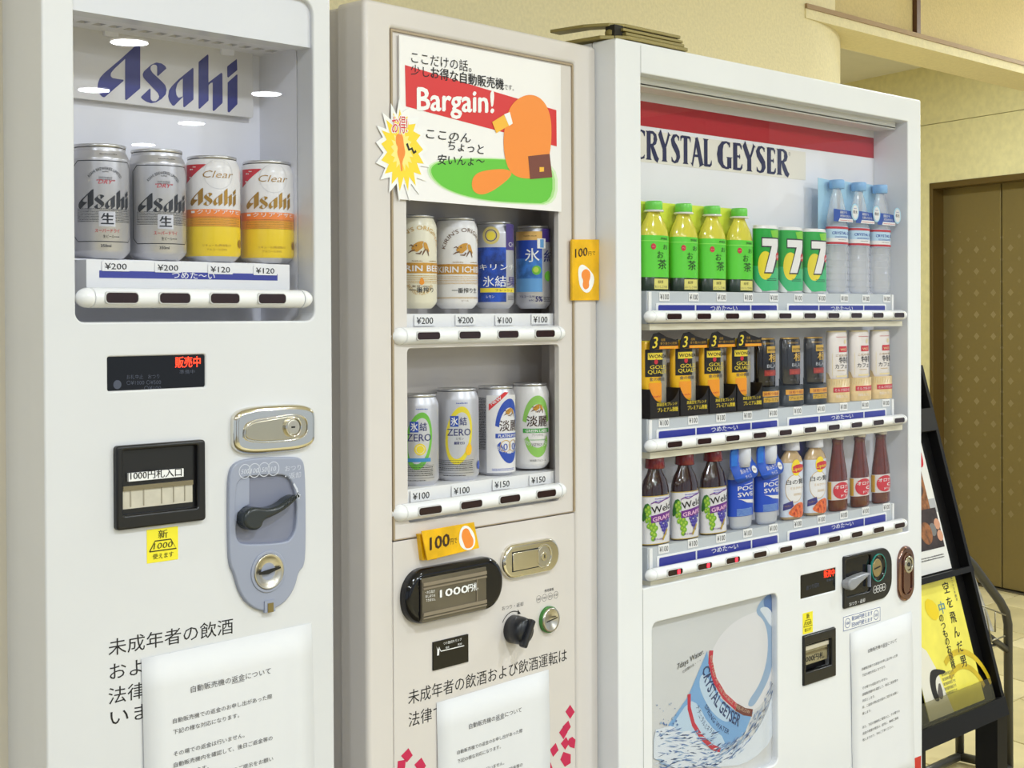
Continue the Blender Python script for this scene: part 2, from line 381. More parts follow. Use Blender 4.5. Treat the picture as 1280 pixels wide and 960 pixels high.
uvs = n_.nodes.new('ShaderNodeSeparateXYZ'); n_.links.new(tc.outputs['UV'], uvs.inputs[0])
patt = mth('MULTIPLY', mth('MULTIPLY', patt, mth('LESS_THAN', uvs.outputs[1], 1.82)), mth('GREATER_THAN', uvs.outputs[1], .35))
mx = n_.nodes.new('ShaderNodeMix'); mx.data_type = 'RGBA'
mx.inputs[6].default_value = (lin(138), lin(122), lin(76), 1); mx.inputs[7].default_value = (lin(170), lin(155), lin(116), 1)
n_.links.new(mth('MULTIPLY', mth('MULTIPLY', patt, nz.outputs['Fac']), 1.3), mx.inputs[0]); n_.links.new(mx.outputs[2], b_.inputs['Base Color'])
n_.links.new(mth('ADD', mth('MULTIPLY', nz2.outputs['Fac'], .2), .36), b_.inputs['Roughness'])
frm = M('dark_bronze_frame', (104, 84, 42), .45, .4); frk = M('door_gap_black', (22, 16, 14), .8)
ui = eu(1176, 300, -.03)[0]
def door_panel(u0, u1):
    o = ebox(u0, u1, -.09, -.05, .01, zt+.02, dm, 'door_panel', dr, .003)
    uv = o.data.uv_layers.new(name='UVMap')
    for lp in o.data.loops:
        c = o.data.vertices[lp.vertex_index].co; w = Vector((c.x-wo[0], c.y-wo[1], 0)); uv.data[lp.index].uv = (w.dot(du), c.z)
    return o
du1 = us+.004
dp = door_panel(us+.004, ui+.05); door_panel(us-.9, us-.004)
ebox(us-1.6, ui+.06, -.16, -.11, 0, zt+.1, frk, 'door_shaft', dr)
ebox(ui, uj, -.09, .03, 0, zl+.02, frm, 'door_jamb', dr, .004)
ebox(us-1.5, uj, -.09, .03, zt, zl+.02, frm, 'door_lintel', dr, .004)
ebox(us-1.5, ui, -.11, -.02, -.001, .004, M('steel_sill', (120, 112, 92), .4, .7), 'door_sill', dr)
wl = M('left_pilaster_plaster', (228, 220, 204), .7, noise=.02, nscale=10)
room_box('wall_left', -4.5, W0.at(11, 480, .09)[0], .09, .8, 0, 2.7, m=wl)
pil = M('reflection_pillar_brown', (92, 70, 50), .6, noise=.1, nscale=8)
for i_, (x, y) in enumerate(((-2.6, -5.2), (2.6, -8.2), (7.4, -4.2))): room_box('trim_%d' % (i_+4), x, x+.7, y-.7, y, 0, 2.7, m=pil)  # unseen pillars added so the chrome has something dark to reflect
# ceiling downlights (far ones mirror in the left machine's window, others added for light)
dlm = M('downlight_glow', (255, 252, 244), .5, emit=5); rim = M('downlight_rim', (235, 235, 232), .3)
pos = [(x, y, .085) for x, y in FAR+ADDED_LAMPS]
dl0 = None
for x, y, r in pos:
    lb = 'round recessed downlight in the lobby ceiling, one of a set partly added for light'
    if dl0 is None:
        T = Thing('downlight', lb, 'ceiling light', W0, (x, y, 2.7), 'round lobby downlights')
        MB().lathe([(.098, 0), (.1, -.004), (.09, -.008), (.086, -.004)], rim, x, y, 2.7, 32, cap0=False, cap1=False).build('rim', T)
        MB().lathe([(.001, -.004), (.086, -.0045)], dlm, x, y, 2.7, 32, cap0=False, cap1=False).build('lens', T); dl0 = T.e
    else:
        e = copy_tree(dl0); e.location = (x, y, 2.7)
# ------------------------------------------------------------------ shared machine parts
def bar(fr, T, x0, x1, z0, z1, bx, bw, bh, lit=(), joints=(), yb=.0045, bulge=.013):
    mb = MB(); h = (z1-z0)/2; zc = (z0+z1)/2; n = 14
    def sec(x, k): return [(x, yb-bulge*k*cos(-pi/2+pi*i/n), zc+h*k*sin(-pi/2+pi*i/n)) for i in range(n+1)]
    def sk(mb, secs):
        vs = [p for s in secs for p in s]; N = n+1
        mb.add(vs, [(j*N+i, j*N+i+1, (j+1)*N+i+1, (j+1)*N+i) for j in range(len(secs)-1) for i in range(n)], barm, True)
        for s, fl_ in ((secs[0], 1), (secs[-1], 0)): mb.add(s, [tuple(range(N))[::-1] if fl_ else tuple(range(N))], barm)
        mb.add([s[0] for s in secs]+[s[-1] for s in secs], [(j, j+1, len(secs)+j+1, len(secs)+j) for j in range(len(secs)-1)], barm)
    xs = [x0+h*1.6]+list(joints)+[x1-h*1.6]
    for a, b in zip(xs[:-1], xs[1:]):
        mb = MB(); sk(mb, [sec(a+.0004, .97), sec(a+.0012, 1), sec(b-.0012, 1), sec(b-.0004, .97)]); mb.build('button_bar', T)
    for sx, xa, xb in ((1, x0, xs[0]), (-1, x1, xs[-1])):
        mb = MB(); L = abs(xb-xa); ss = []
        for t in (0, .06, .16, .32, .55, .8, .98): ss.append(sec(xa+sx*L*t, max(.12, sqrt(max(0, 1-(1-min(1, t/.8))**2)))))
        sk(mb, ss); mb.build('bar_end_cap', T)
    for i, x in enumerate(bx):
        w = bw[i] if isinstance(bw, list) else bw
        m = MB(); m.plate(rr(x-w/2, zc-bh/2, x+w/2, zc+bh/2, bh*.36, 5), yb-bulge-.0012, yb-bulge*.55, btnr, bev=.0008)
        q = m.build('select_button', T)
        m = MB(); m.plate(rr(x-w/2+.0013, zc-bh/2+.0013, x+w/2-.0013, zc+bh/2-.0013, bh*.3, 5), yb-bulge-.0017, yb-bulge-.001, btn, bev=.0003); m.build('lens', T, q)
        if i in lit:
            m = MB(); m.plate(rr(x+w*.12, zc-bh*.3, x+w*.3, zc+bh*.3, bh*.1, 3), yb-bulge-.0021, yb-bulge-.0016, ledd); m.build('indicator_light', T, q, 'glowing red indicator light')
def tags(fr, T, pts, d, txt, w, h, th=.62, rot=None):
    for i, p in enumerate(pts):
        x, z = fr.at(p[0], p[1], d); m = MB(); m.plate(rr(x-w/2, z-h/2, x+w/2, z+h/2, .0008, 2), d-.0012, d-.0004, tagm)
        o = m.build('price_tag', T); P = Pr(fr, d-.0012); t = txt[i]
        P.text(t, (x-w*.40, z-h*th/2), (x+w*.38, z-h*th/2), h*th, ink, 1, bold=.012, up=(0, 1)); P.build('price_lettering', T, o)
NOT = [(.5, .048, '自動販売機の返金について', .0068), (.158, .0767, '自動販売機での返金のお申し出があった際', .0052), (.158, .0885, '下記の様な対応になります。', .0052),
 (.158, .1125, 'その場での返金は行いません。', .0052), (.158, .1245, '自動販売機内を確認して、後日ご返金等の', .0052), (.158, .1365, '対応とします。', .0052),
 (.158, .1485, '尚、ご返金の際は身分証のご提示をお願い', .0052), (.158, .1605, '致します。', .0052), (.158, .1865, 'また、下記の連絡先に電話の上、その場での', .0052),
 (.158, .1985, '返金の希望の場合は、店内に、機械に連絡', .0052), (.158, .2105, '致しますので、予めご了承ください。', .0052)]
def notice(fr, TL, TR, label, y=0, hgt=.297, mat=None, k=1.0):
    a = Vector(fr.at(*TL, y)); b = Vector(fr.at(*TR, y)); ux = (b-a).normalized(); uz = Vector((-ux.y, ux.x)); w = (b-a).length
    T = Thing('paper_notice', label, 'notice', fr, ((a.x+b.x)/2, y-.001, a.y-hgt)); m = MB(); N = 8
    def q(u, v, e=0): p = a+ux*u-uz*v; return (p.x, y-.0012-e-.0012*(1-cos(2*pi*v/.2))*.5-.0006*sin(u*30), p.y)
    vs = [q(w*i/N, hgt*j/N) for j in range(N+1) for i in range(N+1)]
    m.add(vs, [(j*(N+1)+i, (j+1)*(N+1)+i, (j+1)*(N+1)+i+1, j*(N+1)+i+1) for j in range(N) for i in range(N)], mat or paper, True)
    sh = m.build('paper_sheet', T); s_ = sh.modifiers.new('t', 'SOLIDIFY'); s_.thickness = .0002
    P = Pr(fr, y); s = w/.225
    for (u, v, t, h) in NOT:
        W_ = glyphs(t)[3]-glyphs(t)[2]; wd = W_*(h/.88)*s*1.18
        u0 = w*.5-wd/2 if u == .5 else w*u*1.0
        A = Vector((u0, -v*s)); P.text(t, A, A+Vector((wd, 0)), h*s, inkg, 1)
        if u == .5: P.rect(u0+wd*.5, -v*s-.0012, u0+wd*.66, -v*s-.0007, inkg, 1)
    P.build('printed_text', T, fmap=lambda u, v, L: q(u, -v, .0005)); return T
def keylock(fr, T, c, r, d, par, m1=chromed):
    m = MB(); m.lathe([(r*.05, .0), (r*.7, .0005), (r, -.001), (r*1.02, -.003), (r*1.02, -.008)], m1, 0, 0, 0, 28, cap0=True)
    m.v = [(c[0]+v[0], d-.003-v[2], c[1]-v[1]) for v in m.v]; o = m.build('key_cylinder', T, par)
# ================================================================== 1. beer machine on the left
def machine_one():
    fr = F1; T = Thing('vending_machine', 'leftmost vending machine, white, one row of beer cans and a grey coin unit', 'vending machine', fr, (.17, .3, 0))
    c = lambda k, *p: cr(*k)(*p)
    x0, x1, zb, zt_ = .0259, .337, 1.391, 1.772
    win = rr(x0, zb, x1, zt_, (.01, .012, .016, .016))
    scr = [fr.at(134.9, 489), fr.at(256.7, 443)]; 
    m = MB(); m.plate(rr(-.010, .12, .3627, 1.83, .006, 4), 0, .032, cabinet1, [win, rr(*scr[0], *scr[1], .002, 3)], bev=.0022)
    m.build('front_door', T)
    m = MB(); m.plate(rr(-.008, .12, .361, 1.828, .004, 3), .0345, .14, cabinet1, [rr(.012, 1.37, .345, 1.79, .002, 2)]); m.box(-.008, .361, .14, .62, .12, 1.828, cabinet1)
    m.box(-.004, .357, .03, .0348, .13, 1.36, blk); m.build('cabinet', T)
    m = MB(); m.box(0, .35, .03, .6, 0, .12, M('dark_plinth', (60, 60, 60), .6)); m.build('plinth', T)
    # display compartment
    m = MB(); m.box(.012, .345, .11, .115, 1.37, 1.79, linerw); m.box(x1, x1+.006, .034, .11, 1.38, 1.76, linerw); m.box(.014, .02, .034, .11, 1.38, 1.76, linerw)
    m.box(.02, x1, .034, .11, 1.385, 1.391, linerg); m.build('display_liner', T)
    hz = fr.at(240, 35, .006)[1]
    m = MB(); m.box(x0-.004, x1+.004, .006, .03, hz-.001, 1.775, white); m.build('header_panel', T)
    m = MB(); cz = hz+.003; m.box(.015, x1, .03, .11, cz+.0022, cz+.006, blk)  # black slab added behind the slots so they show dark
    n = 15; xs = [.03+i*(.29/n) for i in range(n+1)]
    m.box(.015, x1, .03, .062, cz-.001, cz+.002, linerw); m.box(.015, x1, .076, .11, cz-.001, cz+.002, linerw)
    for i in range(n+1): m.box((xs[i-1] if i else .015)+(.0115 if i else 0), xs[i], .062, .076, cz-.001, cz+.002, linerw)
    m.box(xs[n]+.0115, x1, .062, .076, cz-.001, cz+.002, linerw)
    m.build('slotted_ceiling', T)
    # brand panel
    A = fr.at(98.5, 122, .1); B = fr.at(317, 149, .1); C_ = fr.at(317, 65.6, .1)
    m = MB(); m.plate(rr(A[0]-.012, (A[1]+B[1])/2, B[0], C_[1], .004, 4), .1, .103, M('pale_panel', (216, 214, 214), .45, noise=.01), bev=.001); bp = m.build('brand_panel', T)
    k = cr(110, 40, 6.095); P = Pr(fr, .1)
    AS = [[(360, 105), (392, 93), (397, 100), (397, 430), (293, 519), (282, 514), (282, 205), (200, 280), (174, 312), (172, 335), (185, 350), (225, 358), (270, 364), (270, 373), (125, 498), (108, 494), (85, 470), (72, 430), (75, 390), (90, 350), (120, 315), (250, 205)],
      [(520, 232), (560, 240), (588, 260), (597, 278), (530, 338), (526, 330), (526, 262), (515, 250), (495, 248), (478, 262), (475, 285), (490, 310), (560, 375), (588, 405), (598, 440), (592, 475), (560, 510), (520, 535), (480, 543), (440, 530), (410, 508), (402, 495), (470, 430), (476, 435), (476, 510), (490, 527), (515, 527), (535, 510), (542, 490), (532, 465), (440, 370), (420, 345), (416, 322), (425, 300), (480, 250)],
      [(798, 272), (803, 280), (803, 515), (735, 573), (725, 570), (725, 492), (655, 563), (640, 558), (618, 525), (610, 490), (616, 445), (640, 410), (690, 360)],
      [(912, 170), (917, 178), (917, 385), (1015, 310), (1023, 318), (1025, 540), (960, 602), (949, 600), (949, 385), (935, 388), (918, 405), (918, 522), (850, 586), (842, 583), (842, 228)],
      [(1133, 205), (1137, 290), (1067, 348), (1060, 340), (1060, 262)], [(1133, 322), (1138, 328), (1138, 550), (1075, 613), (1063, 608), (1063, 385)]]
    AH = {2: [(722, 355), (722, 490), (690, 502), (674, 482), (668, 440), (680, 395), (703, 367)]}
    global ASL; pl = [[P.P(q) for q in k(*p)] for p in AS]; hl = {i: [P.P(q) for q in k(*p)] for i, p in AH.items()}
    mnx = min(q[0] for p in pl for q in p); mxx = max(q[0] for p in pl for q in p); mnz = min(q[1] for p in pl for q in p)
    nrm = lambda p: [((q[0]-mnx)/(mxx-mnx), (q[1]-mnz)/(mxx-mnx)) for q in p]
    ASL = [(nrm(p), [nrm(hl[i])] if i in hl else []) for i, p in enumerate(pl)]
    for i, p in enumerate(pl): P.poly(p, navy, 1, [hl[i]] if i in hl else [])
    P.build('brand_lettering', T, bp)
    for px in ((422, 123), (866, 195)):
        x, z = fr.at(px[0]/3.048, px[1]/3.048, .098); m = MB(); m.plate(rr(x-.009, z-.005, x+.009, z+.006, .002), .0955, .1, linerw, bev=.001); m.build('panel_clip', T)
    # price rail
    d = .025; a = fr.at(107.8, 324, d); b = fr.at(362, 330, d); bot = fr.at(230, 368, d)[1]
    m = MB(); m.plate(rr(a[0], bot, b[0], a[1], .001, 2), d, .09, tagm); m.box(a[0]-.004, b[0], d+.02, .1, a[1], a[1]+.0015, linerw); rl = m.build('price_rail', T)
    P = Pr(fr, d); a = fr.at(124, 337.7, d); b = fr.at(346.8, 351, d); P.rect(a[0], b[1]+.0002, b[0], a[1]-.0003, blue, 1)
    P.t('つめた〜い', (215, 348.2), (268.5, 349.5), 9, wht, 2, .01); P.build('cold_drinks_band', T, rl)
    tags(fr, T, [(144.4, 332.8), (209.5, 334.6), (275, 336.8), (331, 338.3)], d, ['¥200', '¥200', '¥120', '¥120'], .0335, .0108)
    zz = fr.at(96, 385, -.004)[1]; zy = fr.at(96, 359, -.004)[1]
    bx = [fr.at(p, 373, -.008)[0] for p in (152, 218, 280.5, 339.5)]
    bar(fr, T, fr.at(96, 372, 0)[0], fr.at(391, 375, 0)[0], zz, zy, bx, .0405, .0135)
    m = MB(); m.box(x0, x1, .004, .0055, zy-.003, hz+.054, pane1); m.build('window_pane', T)
    # status screen
    m = MB(); m.plate(rr(*scr[0], *scr[1], .002, 3), .0018, .006, blkg); s = m.build('status_screen', T)
    P = Pr(fr, .0018); P.t('販売中', (219, 459.6), (250.5, 458.4), 13, led, 1, .012); q = P.build('lit_lettering', T, s, label='red glowing lettering')
    P = Pr(fr, .0018); dim = M('dim_screen_print', (72, 78, 96), .4)
    P.poly(circ(*P.P((146.5, 480.7)), .0048), dim, 1); P.t('お札中止　おつり', (158, 474), (199, 473), 5.5, dim); P.t('○¥1000 ○¥500', (158, 481), (201, 480), 5, dim); P.t('○¥100', (180, 487.5), (201, 487), 5, dim)
    P.t('準備中', (224, 467.5), (243, 467), 5, dim); P.build('unlit_lettering', T, s)
    # note slot
    k3 = cr(100, 420, 2.667)
    o = rr(*fr.at(142.3, 663), *fr.at(253, 549), .004, 4); oo = [(fr.at(150.6, 643))[0], fr.at(150.6, 644)[1], fr.at(243, 560)[0], fr.at(243, 556)[1]]
    m = MB(); m.plate(o, -.007, .004, blk, [rr(*oo, .002, 3)], bev=.0025); fr_ = m.build('note_slot_frame', T)
    m = MB(); m.box(oo[0]-.002, oo[2]+.002, -.0012, -.0002, oo[1]-.002, oo[3]+.002, blk)
    i0 = fr.at(150.6, 637, -.001); i1 = fr.at(239.5, 581, -.001); zi = (i0[1]+i1[1])/2
    clr = M('note_tray_beige', (206, 200, 184), .35, noise=.05, nscale=80); m.box(i0[0], i1[0], -.0024, -.001, i0[1], zi+.002, clr)
    ms = M('note_tray_metal', (150, 140, 116), .3, .9); m.box(i0[0]+.002, i1[0], -.004, -.001, zi-.001, zi+.004, ms)
    for f in (.12, .3, .55, .72, .88): m.box(i0[0]+(i1[0]-i0[0])*f, i0[0]+(i1[0]-i0[0])*f+.0012, -.0032, -.001, i0[1]+.002, zi, M('tray_rib', (168, 160, 142), .4))
    m.box(i0[0], i1[0]-.006, -.005, -.001, i0[1]-.012, i0[1]-.006, M('charcoal_plastic', (40, 40, 42), .35))
    m.build('note_inlet', T, fr_)
    m = MB(); a = fr.at(160, 601.5, -.003); b = fr.at(228.5, 586.5, -.003); m.box(a[0], b[0], -.0046, -.001, a[1]-.0005, b[1]+.001, tagm); q = m.build('inlet_label', T, fr_)
    P = Pr(fr, -.0046); P.t('1000円札入口', (163, 600.2), (227, 594.8), 10.5, ink, 1, .012); P.build('inlet_lettering', T, fr_)
    # chrome lock
    a = fr.at(287.8, 535); b = fr.at(390.5, 535); a = (a[0], fr.at(339, 566)[1]); b = (b[0], fr.at(339, 506)[1]); cz_ = (a[1]+b[1])/2; hh = (b[1]-a[1])/2
    ol = []
    for t in range(48):
        g = 2*pi*t/48; cx_, sz = cos(g), sin(g); ol.append(((a[0]+b[0])/2+(b[0]-a[0])/2*(abs(cx_)**.5)*(1 if cx_ > 0 else -1)*(1-.10*abs(sz)**4), cz_+hh*(abs(sz)**.42)*(1 if sz > 0 else -1)))
    m = MB(); m.plate(ol, -.009, 0, chrome, bev=.006); lk = m.build('lock_plate', T)
    xm, w = (a[0]+b[0])/2, b[0]-a[0]
    hp = smoothp([(xm-w*.40, cz_-hh*.5), (xm+w*.2, cz_-hh*.58), (xm+w*.38, cz_-hh*.35), (xm+w*.38, cz_+hh*.4), (xm+w*.22, cz_+hh*.62), (xm-w*.02, cz_+hh*.52), (xm-w*.30, cz_+hh*.44), (xm-w*.40, cz_+hh*.2)], 2)
    m = MB(); m.plate(hp, -.0112, -.006, chrome, [inset(ccw(hp), .0016)], bev=.0005); m.build('handle_rim', T, lk)
    m = MB(); m.plate(inset(ccw(hp), .0024), -.0105, -.006, M('satin_chrome', (200, 194, 176), .22, 1), bev=.0008); m.build('turn_handle', T, lk)
    cc = (xm+w*.18, cz_+hh*.05); m = MB(); m.plate(circ(*cc, .0118), -.0145, -.008, chrome, [circ(*cc, .0095)], bev=.001); m.plate(circ(*cc, .0092), -.0135, -.008, chromed, bev=.001); m.box(cc[0]-.0036, cc[0]+.0016, -.0139, -.0134, cc[1]-.001, cc[1]+.001, blk); m.build('key_cylinder', T, lk)
    # coin unit
    kp = lambda *p: [fr.at(*q) for q in k3(*p)]
    o = smoothp(kp((520, 414), (590, 404), (700, 402), (730, 405), (743, 430), (746, 560), (746, 700), (742, 765), (722, 785), (712, 830), (690, 872), (655, 902), (615, 916), (580, 911), (545, 885), (520, 840), (508, 790), (494, 765), (489, 700), (488, 560), (490, 450)), 2)
    hole = smoothp(kp((512, 500), (530, 473), (560, 466), (655, 460), (688, 468), (706, 500), (716, 560), (713, 640), (700, 668), (680, 688), (540, 695), (516, 682), (511, 640)), 2)
    m = MB(); m.plate(o, -.005, 0, greyb, [hole], bev=.002); cp = m.build('coin_plate', T)
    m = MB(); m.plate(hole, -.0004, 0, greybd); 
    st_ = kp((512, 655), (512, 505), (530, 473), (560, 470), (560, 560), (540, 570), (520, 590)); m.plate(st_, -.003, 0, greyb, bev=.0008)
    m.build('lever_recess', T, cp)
    lv = smoothp(kp((555, 565), (600, 572), (640, 560), (670, 535), (695, 525), (699, 533), (690, 548), (650, 580), (610, 600), (585, 610), (580, 632), (560, 645), (535, 642), (518, 625), (516, 600), (530, 575)), 2)
    m = MB(); m.plate(lv, -.018, -.003, M('charcoal_lever', (44, 50, 54), .25), bev=.004); m.build('return_lever', T, cp)
    m = MB()
    for f in range(5):
        p = kp((650+f*9, 566-f*7), (660+f*9, 545-f*7)); m.tube([(p[0][0], -.0182, p[0][1]), (p[1][0], -.0182, p[1][1])], .0006, MATS['charcoal_lever'], 6)
    m.build('lever_ribs', T, cp)
    cc = kp((619, 783))[0]
    m = MB(); m.plate(circ(*cc, .0245), -.0065, -.004, greyb, [circ(*cc, .0205)], bev=.001); m.build('coin_ring', T, cp)
    m = MB(); m.lathe([(.0001, -.0045), (.010, -.005), (.017, -.006), (.0195, -.008), (.0205, -.0075), (.0205, -.0)], chromed, 0, 0, 0, 40, cap0=False, cap1=False)
    m.v = [(cc[0]+v[0], v[2], cc[1]-v[1]) for v in m.v]; m.build('coin_dish', T, cp)
    P = Pr(fr, -.0082); P.poly([(cc[0]-.0155, cc[1]-.0018), (cc[0]-.002, cc[1]-.0026), (cc[0]+.005, cc[1]-.0005), (cc[0]+.0155, cc[1]+.0022), (cc[0]+.0155, cc[1]+.004), (cc[0]+.002, cc[1]+.0035), (cc[0]-.0155, cc[1]+.001)], blk, 1); P.build('coin_slot', T, cp)
    q = kp((605, 882), (640, 915)); m = MB(); m.box(q[0][0], q[1][0], -.0065, -.003, q[1][1], q[0][1], greyb); m.box(q[0][0]+.004, q[1][0]-.003, -.0075, -.006, q[1][1], q[0][1]-.003, M('brass_tab', (150, 136, 96), .3, .9)); m.build('release_tab', T, cp)
    P = Pr(fr, -.005); lw = M('pale_plate_print', (214, 218, 230), .5)
    for t, q in (('500', (541, 450)), ('100', (573, 447)), ('50', (605, 444)), ('10', (636, 441))):
        a = kp(q)[0]; P.ring(a[0], a[1], .0083, .0009, lw); P.text(t, (a[0]-.0055*(len(t)/3), a[1]-.0028), (a[0]+.0055*(len(t)/3), a[1]-.0028), .0056, lw, 2, .01, .2)
    P.t('おつり', k3((683, 452))[0], k3((736, 446))[0], 7, lw); P.t('・返却', k3((683, 478))[0], k3((736, 472))[0], 7.5, lw)
    P.st(k3((712, 492), (722, 510), (729, 538)), lw, 2, 2.2); P.g(k3((719, 530), (735, 528), (730, 545)), lw, 2); P.build('plate_markings', T, cp)
    # warning lettering on the door
    k4 = cr(0, 740, 2.909); P = Pr(fr, 0); s = (292.9-134.8); ln = lambda t, x, y, n, sl=-.182: P.t(t, (x, y), (x+s*n/7*.985, y+sl*s*n/7), 20, ink, 1)
    ln('未成年者の飲酒', 135.5, 820.2, 7); ln('および飲酒運転は', 137, 850.5, 8, -.19); ln('法律で禁止されて', 135.5, 881, 8, -.2); ln('います。', 138, 908, 4, -.22); P.build('warning_lettering', T)
    # yellow sticker and paper are things of their own
    sticker(fr, (183.2, 662.5), (222.5, 699), 'square yellow sticker below the note slot of the leftmost machine', big=True)
    notice(fr, (176, 823.5), (388.4, 778.5), 'white paper refund notice on the leftmost machine, covering its large warning text')
    return T
def sticker(fr, tl, br, label, big):
    a = fr.at(*tl); b = fr.at(*br); T = Thing('sticker', label, 'sticker', fr, ((a[0]+b[0])/2, 0, b[1]))
    w, h = b[0]-a[0], a[1]-b[1]; m = MB(); m.plate(rr(a[0], b[1], b[0], a[1], .0006, 2), -.0004, 0, yel); s = m.build('yellow_sheet', T)
    P = Pr(fr, -.0004); X = lambda u, v: (a[0]+w*u, b[1]+h*v); dk = M('sticker_ink', (70, 66, 10), .5)
    P.text('新', X(.36, .70), X(.66, .70), h*.24, dk, 1, .015)
    P.stroke([X(.08, .34), X(.26, .64), X(.76, .64), X(.94, .34), X(.08, .34)], dk, 1, w*.035)
    P.text('1000', X(.2, .40), X(.82, .40), h*.18, dk, 1, .01, .15); P.text('使えます', X(.18, .1), X(.84, .1), h*.16, dk, 1, .01); P.build('sticker_print', T); return T
# ================================================================== 2. narrow alcohol machine in the middle
def machine_two():
    fr = F2; T = Thing('vending_machine', 'narrow warm grey vending machine in the middle with two windows of alcohol cans', 'vending machine', fr, (.19, .35, 0))
    ix0, ix1, iz1, iz0 = .0058, .3676, 1.762, 1.1095
    m = MB(); m.plate(rr(-.040, .12, .4198, 1.7935, .008, 5), 0, .05, beigew, [rr(ix0, .14, ix1, iz1, .0015, 2)], bev=.006); m.build('door_frame', T)
    m = MB(); m.box(-.036, .4165, .10, .62, .12, 1.79, beigew); m.plate(rr(-.036, .12, .4165, 1.79, .004, 2), .054, .10, beigew, [rr(-.026, .16, .406, 1.775, .002, 2)]); m.box(-.02, .40, .06, .066, .17, 1.06, blk); m.build('cabinet', T)
    m = MB(); m.box(-.03, .41, .05, .6, 0, .12, MATS['dark_plinth']); m.build('plinth', T)
    wl_ = fr.at(507.3, 420, .006)[0]; wr_ = fr.at(697, 420, .006)[0]
    w1b = fr.at(507, 392, .006)[1]-.028; w1t = 1.745; w2t = fr.at(600, 433, .006)[1]; w2b = fr.at(600, 640, .006)[1]
    up = rr(ix0+.0006, iz0, ix1-.0006, iz1-.0008, .002, 3); h1 = rr(wl_, w1b, wr_, w1t, .003, 3); h2 = rr(wl_, w2b, wr_, w2t, .006, 4)
    m = MB(); m.plate(up, .0035, .012, beigew, [h1, h2], bev=.0008); m.build('window_panel', T)
    m = MB(); m.plate(rr(ix0+.0006, .141, ix1-.0006, iz0-.0022, .002, 3), .0025, .012, beigew, bev=.0008); m.build('control_panel', T)
    m = MB(); m.box(ix0-.002, ix1+.002, .0115, .0125, .14, iz1, blk); m.v = m.v
    # thin brass coloured bead round the window panel
    m = MB(); bead = M('tan_bead', (170, 152, 126), .45)
    m.plate(rr(ix0, iz0-.0005, ix1, iz1, .0015, 2), .001, .006, bead, [rr(ix0+.0028, iz0+.0002, ix1-.0028, iz1-.003, .0015, 2)]); m.build('panel_bead', T)
    for nm, zb, zt_ in (('upper', w1b, w1t), ('lower', w2b, w2t)):
        xa, xb, d = wl_-.03, fr.at(678.6, 400, .085)[0], .088
        m = MB(); m.box(xa-.004, xb+.004, d, d+.004, zb-.01, zt_+.012, linerg); m.box(xb, xb+.004, .0125, d, zb-.01, zt_+.012, linerg); m.box(xa-.004, xa, .0125, d, zb-.01, zt_+.012, linerg)
        m.box(xa, xb, .0125, d, zt_+.006, zt_+.012, linerg); m.box(xa, xb, .0125, d, zb-.01, zb-.004, linerg); m.build('display_liner', T)
        m = MB(); m.box(wl_-.004, wr_+.004, .0098, .0112, zb-.003, zt_+.003, pane); m.build('window_pane', T)
    # price rails
    d = .016
    for pts, tx, ztop, zbot in (([(530.5, 400.6), (581.3, 400), (630.3, 400.2), (675, 399.2)], ['¥200', '¥200', '¥100', '¥100'], fr.at(600, 392, d)[1], w1b-.003),
                    ([(525.8, 619.3), (576.6, 612.7), (627, 605), (672.3, 599.4)], ['¥100', '¥100', '¥150', '¥150'], fr.at(600, 600.5, d)[1], w2b-.003)):
        m = MB(); m.box(wl_-.02, wr_+.02, d, .086, zbot, ztop, tagm); m.build('price_rail', T)
        tags(fr, T, pts, d-.001, tx, .0385, .0145)
    for (l, r, bx) in (((494.6, 421), (709.5, 416), (536.3, 587.9, 636, 682)), ((495.3, 643), (711, 612.7), (537.3, 588.8, 637, 682.6))):
        a = fr.at(*l, -.005); b = fr.at(*r, -.005); zc = (a[1]+b[1])/2
        bar(fr, T, a[0], b[0], zc-.0112, zc+.0112, [fr.at(p, 420, -.01)[0] for p in bx], .043, .0120)
    # note slot with its smoked cover
    a = fr.at(501.5, 745); b = fr.at(623, 728); zt2 = fr.at(560, 703.5)[1]; zb2 = fr.at(560, 771)[1]
    o = rr(a[0], zb2, b[0], zt2, .034, 12)
    m = MB(); m.plate(o, -.012, .004, M('glossy_black_housing', (12, 12, 18), .1), bev=.008); h = m.build('note_slot_housing', T)
    a = fr.at(527, 777, -.014); b = fr.at(607, 708, -.014)
    m = MB(); m.plate(rr(a[0], a[1]-.002, b[0], b[1], .002, 3), -.0155, -.010, M('smoked_cover', (98, 90, 76), .12, noise=.12, nscale=14, coat=.5), bev=.001); cv = m.build('smoked_cover', T, h)
    m = MB(); zz = a[1]; H = b[1]-a[1]
    for f, th in ((.86, .0022), (.76, .0012), (.16, .0022), (.07, .001)): m.box(a[0]+.001, b[0]-.001, -.0172, -.0154, zz+H*f-th, zz+H*f+th, M('cover_rib', (142, 130, 112), .2))
    m.box(b[0]-.020, b[0]-.0188, -.0168, -.0154, zz+H*.2, zz+H*.74, MATS['cover_rib']); m.build('cover_ribs', T, h)
    P = Pr(fr, -.0165); P.t('1000', (550, 746.8), (585, 740.0), 9.5, wht, 1, .04); P.t('円札', (585, 740), (597.3, 737.4), 9.5, wht, 1, .02)
    for i, t in enumerate(('・お口及び', 'おしぼりは', 'できません')): P.t(t, (531.5+i*.3, 742.5+i*5), (543.5+i*.3, 740.6+i*5), 3.6, wht, 1)
    P.build('cover_lettering', T, h)
    # lock, knob, coin slot
    a = fr.at(626.5, 700); b = fr.at(696.8, 690); zt2 = fr.at(661, 676.5)[1]; zb2 = fr.at(661, 719)[1]
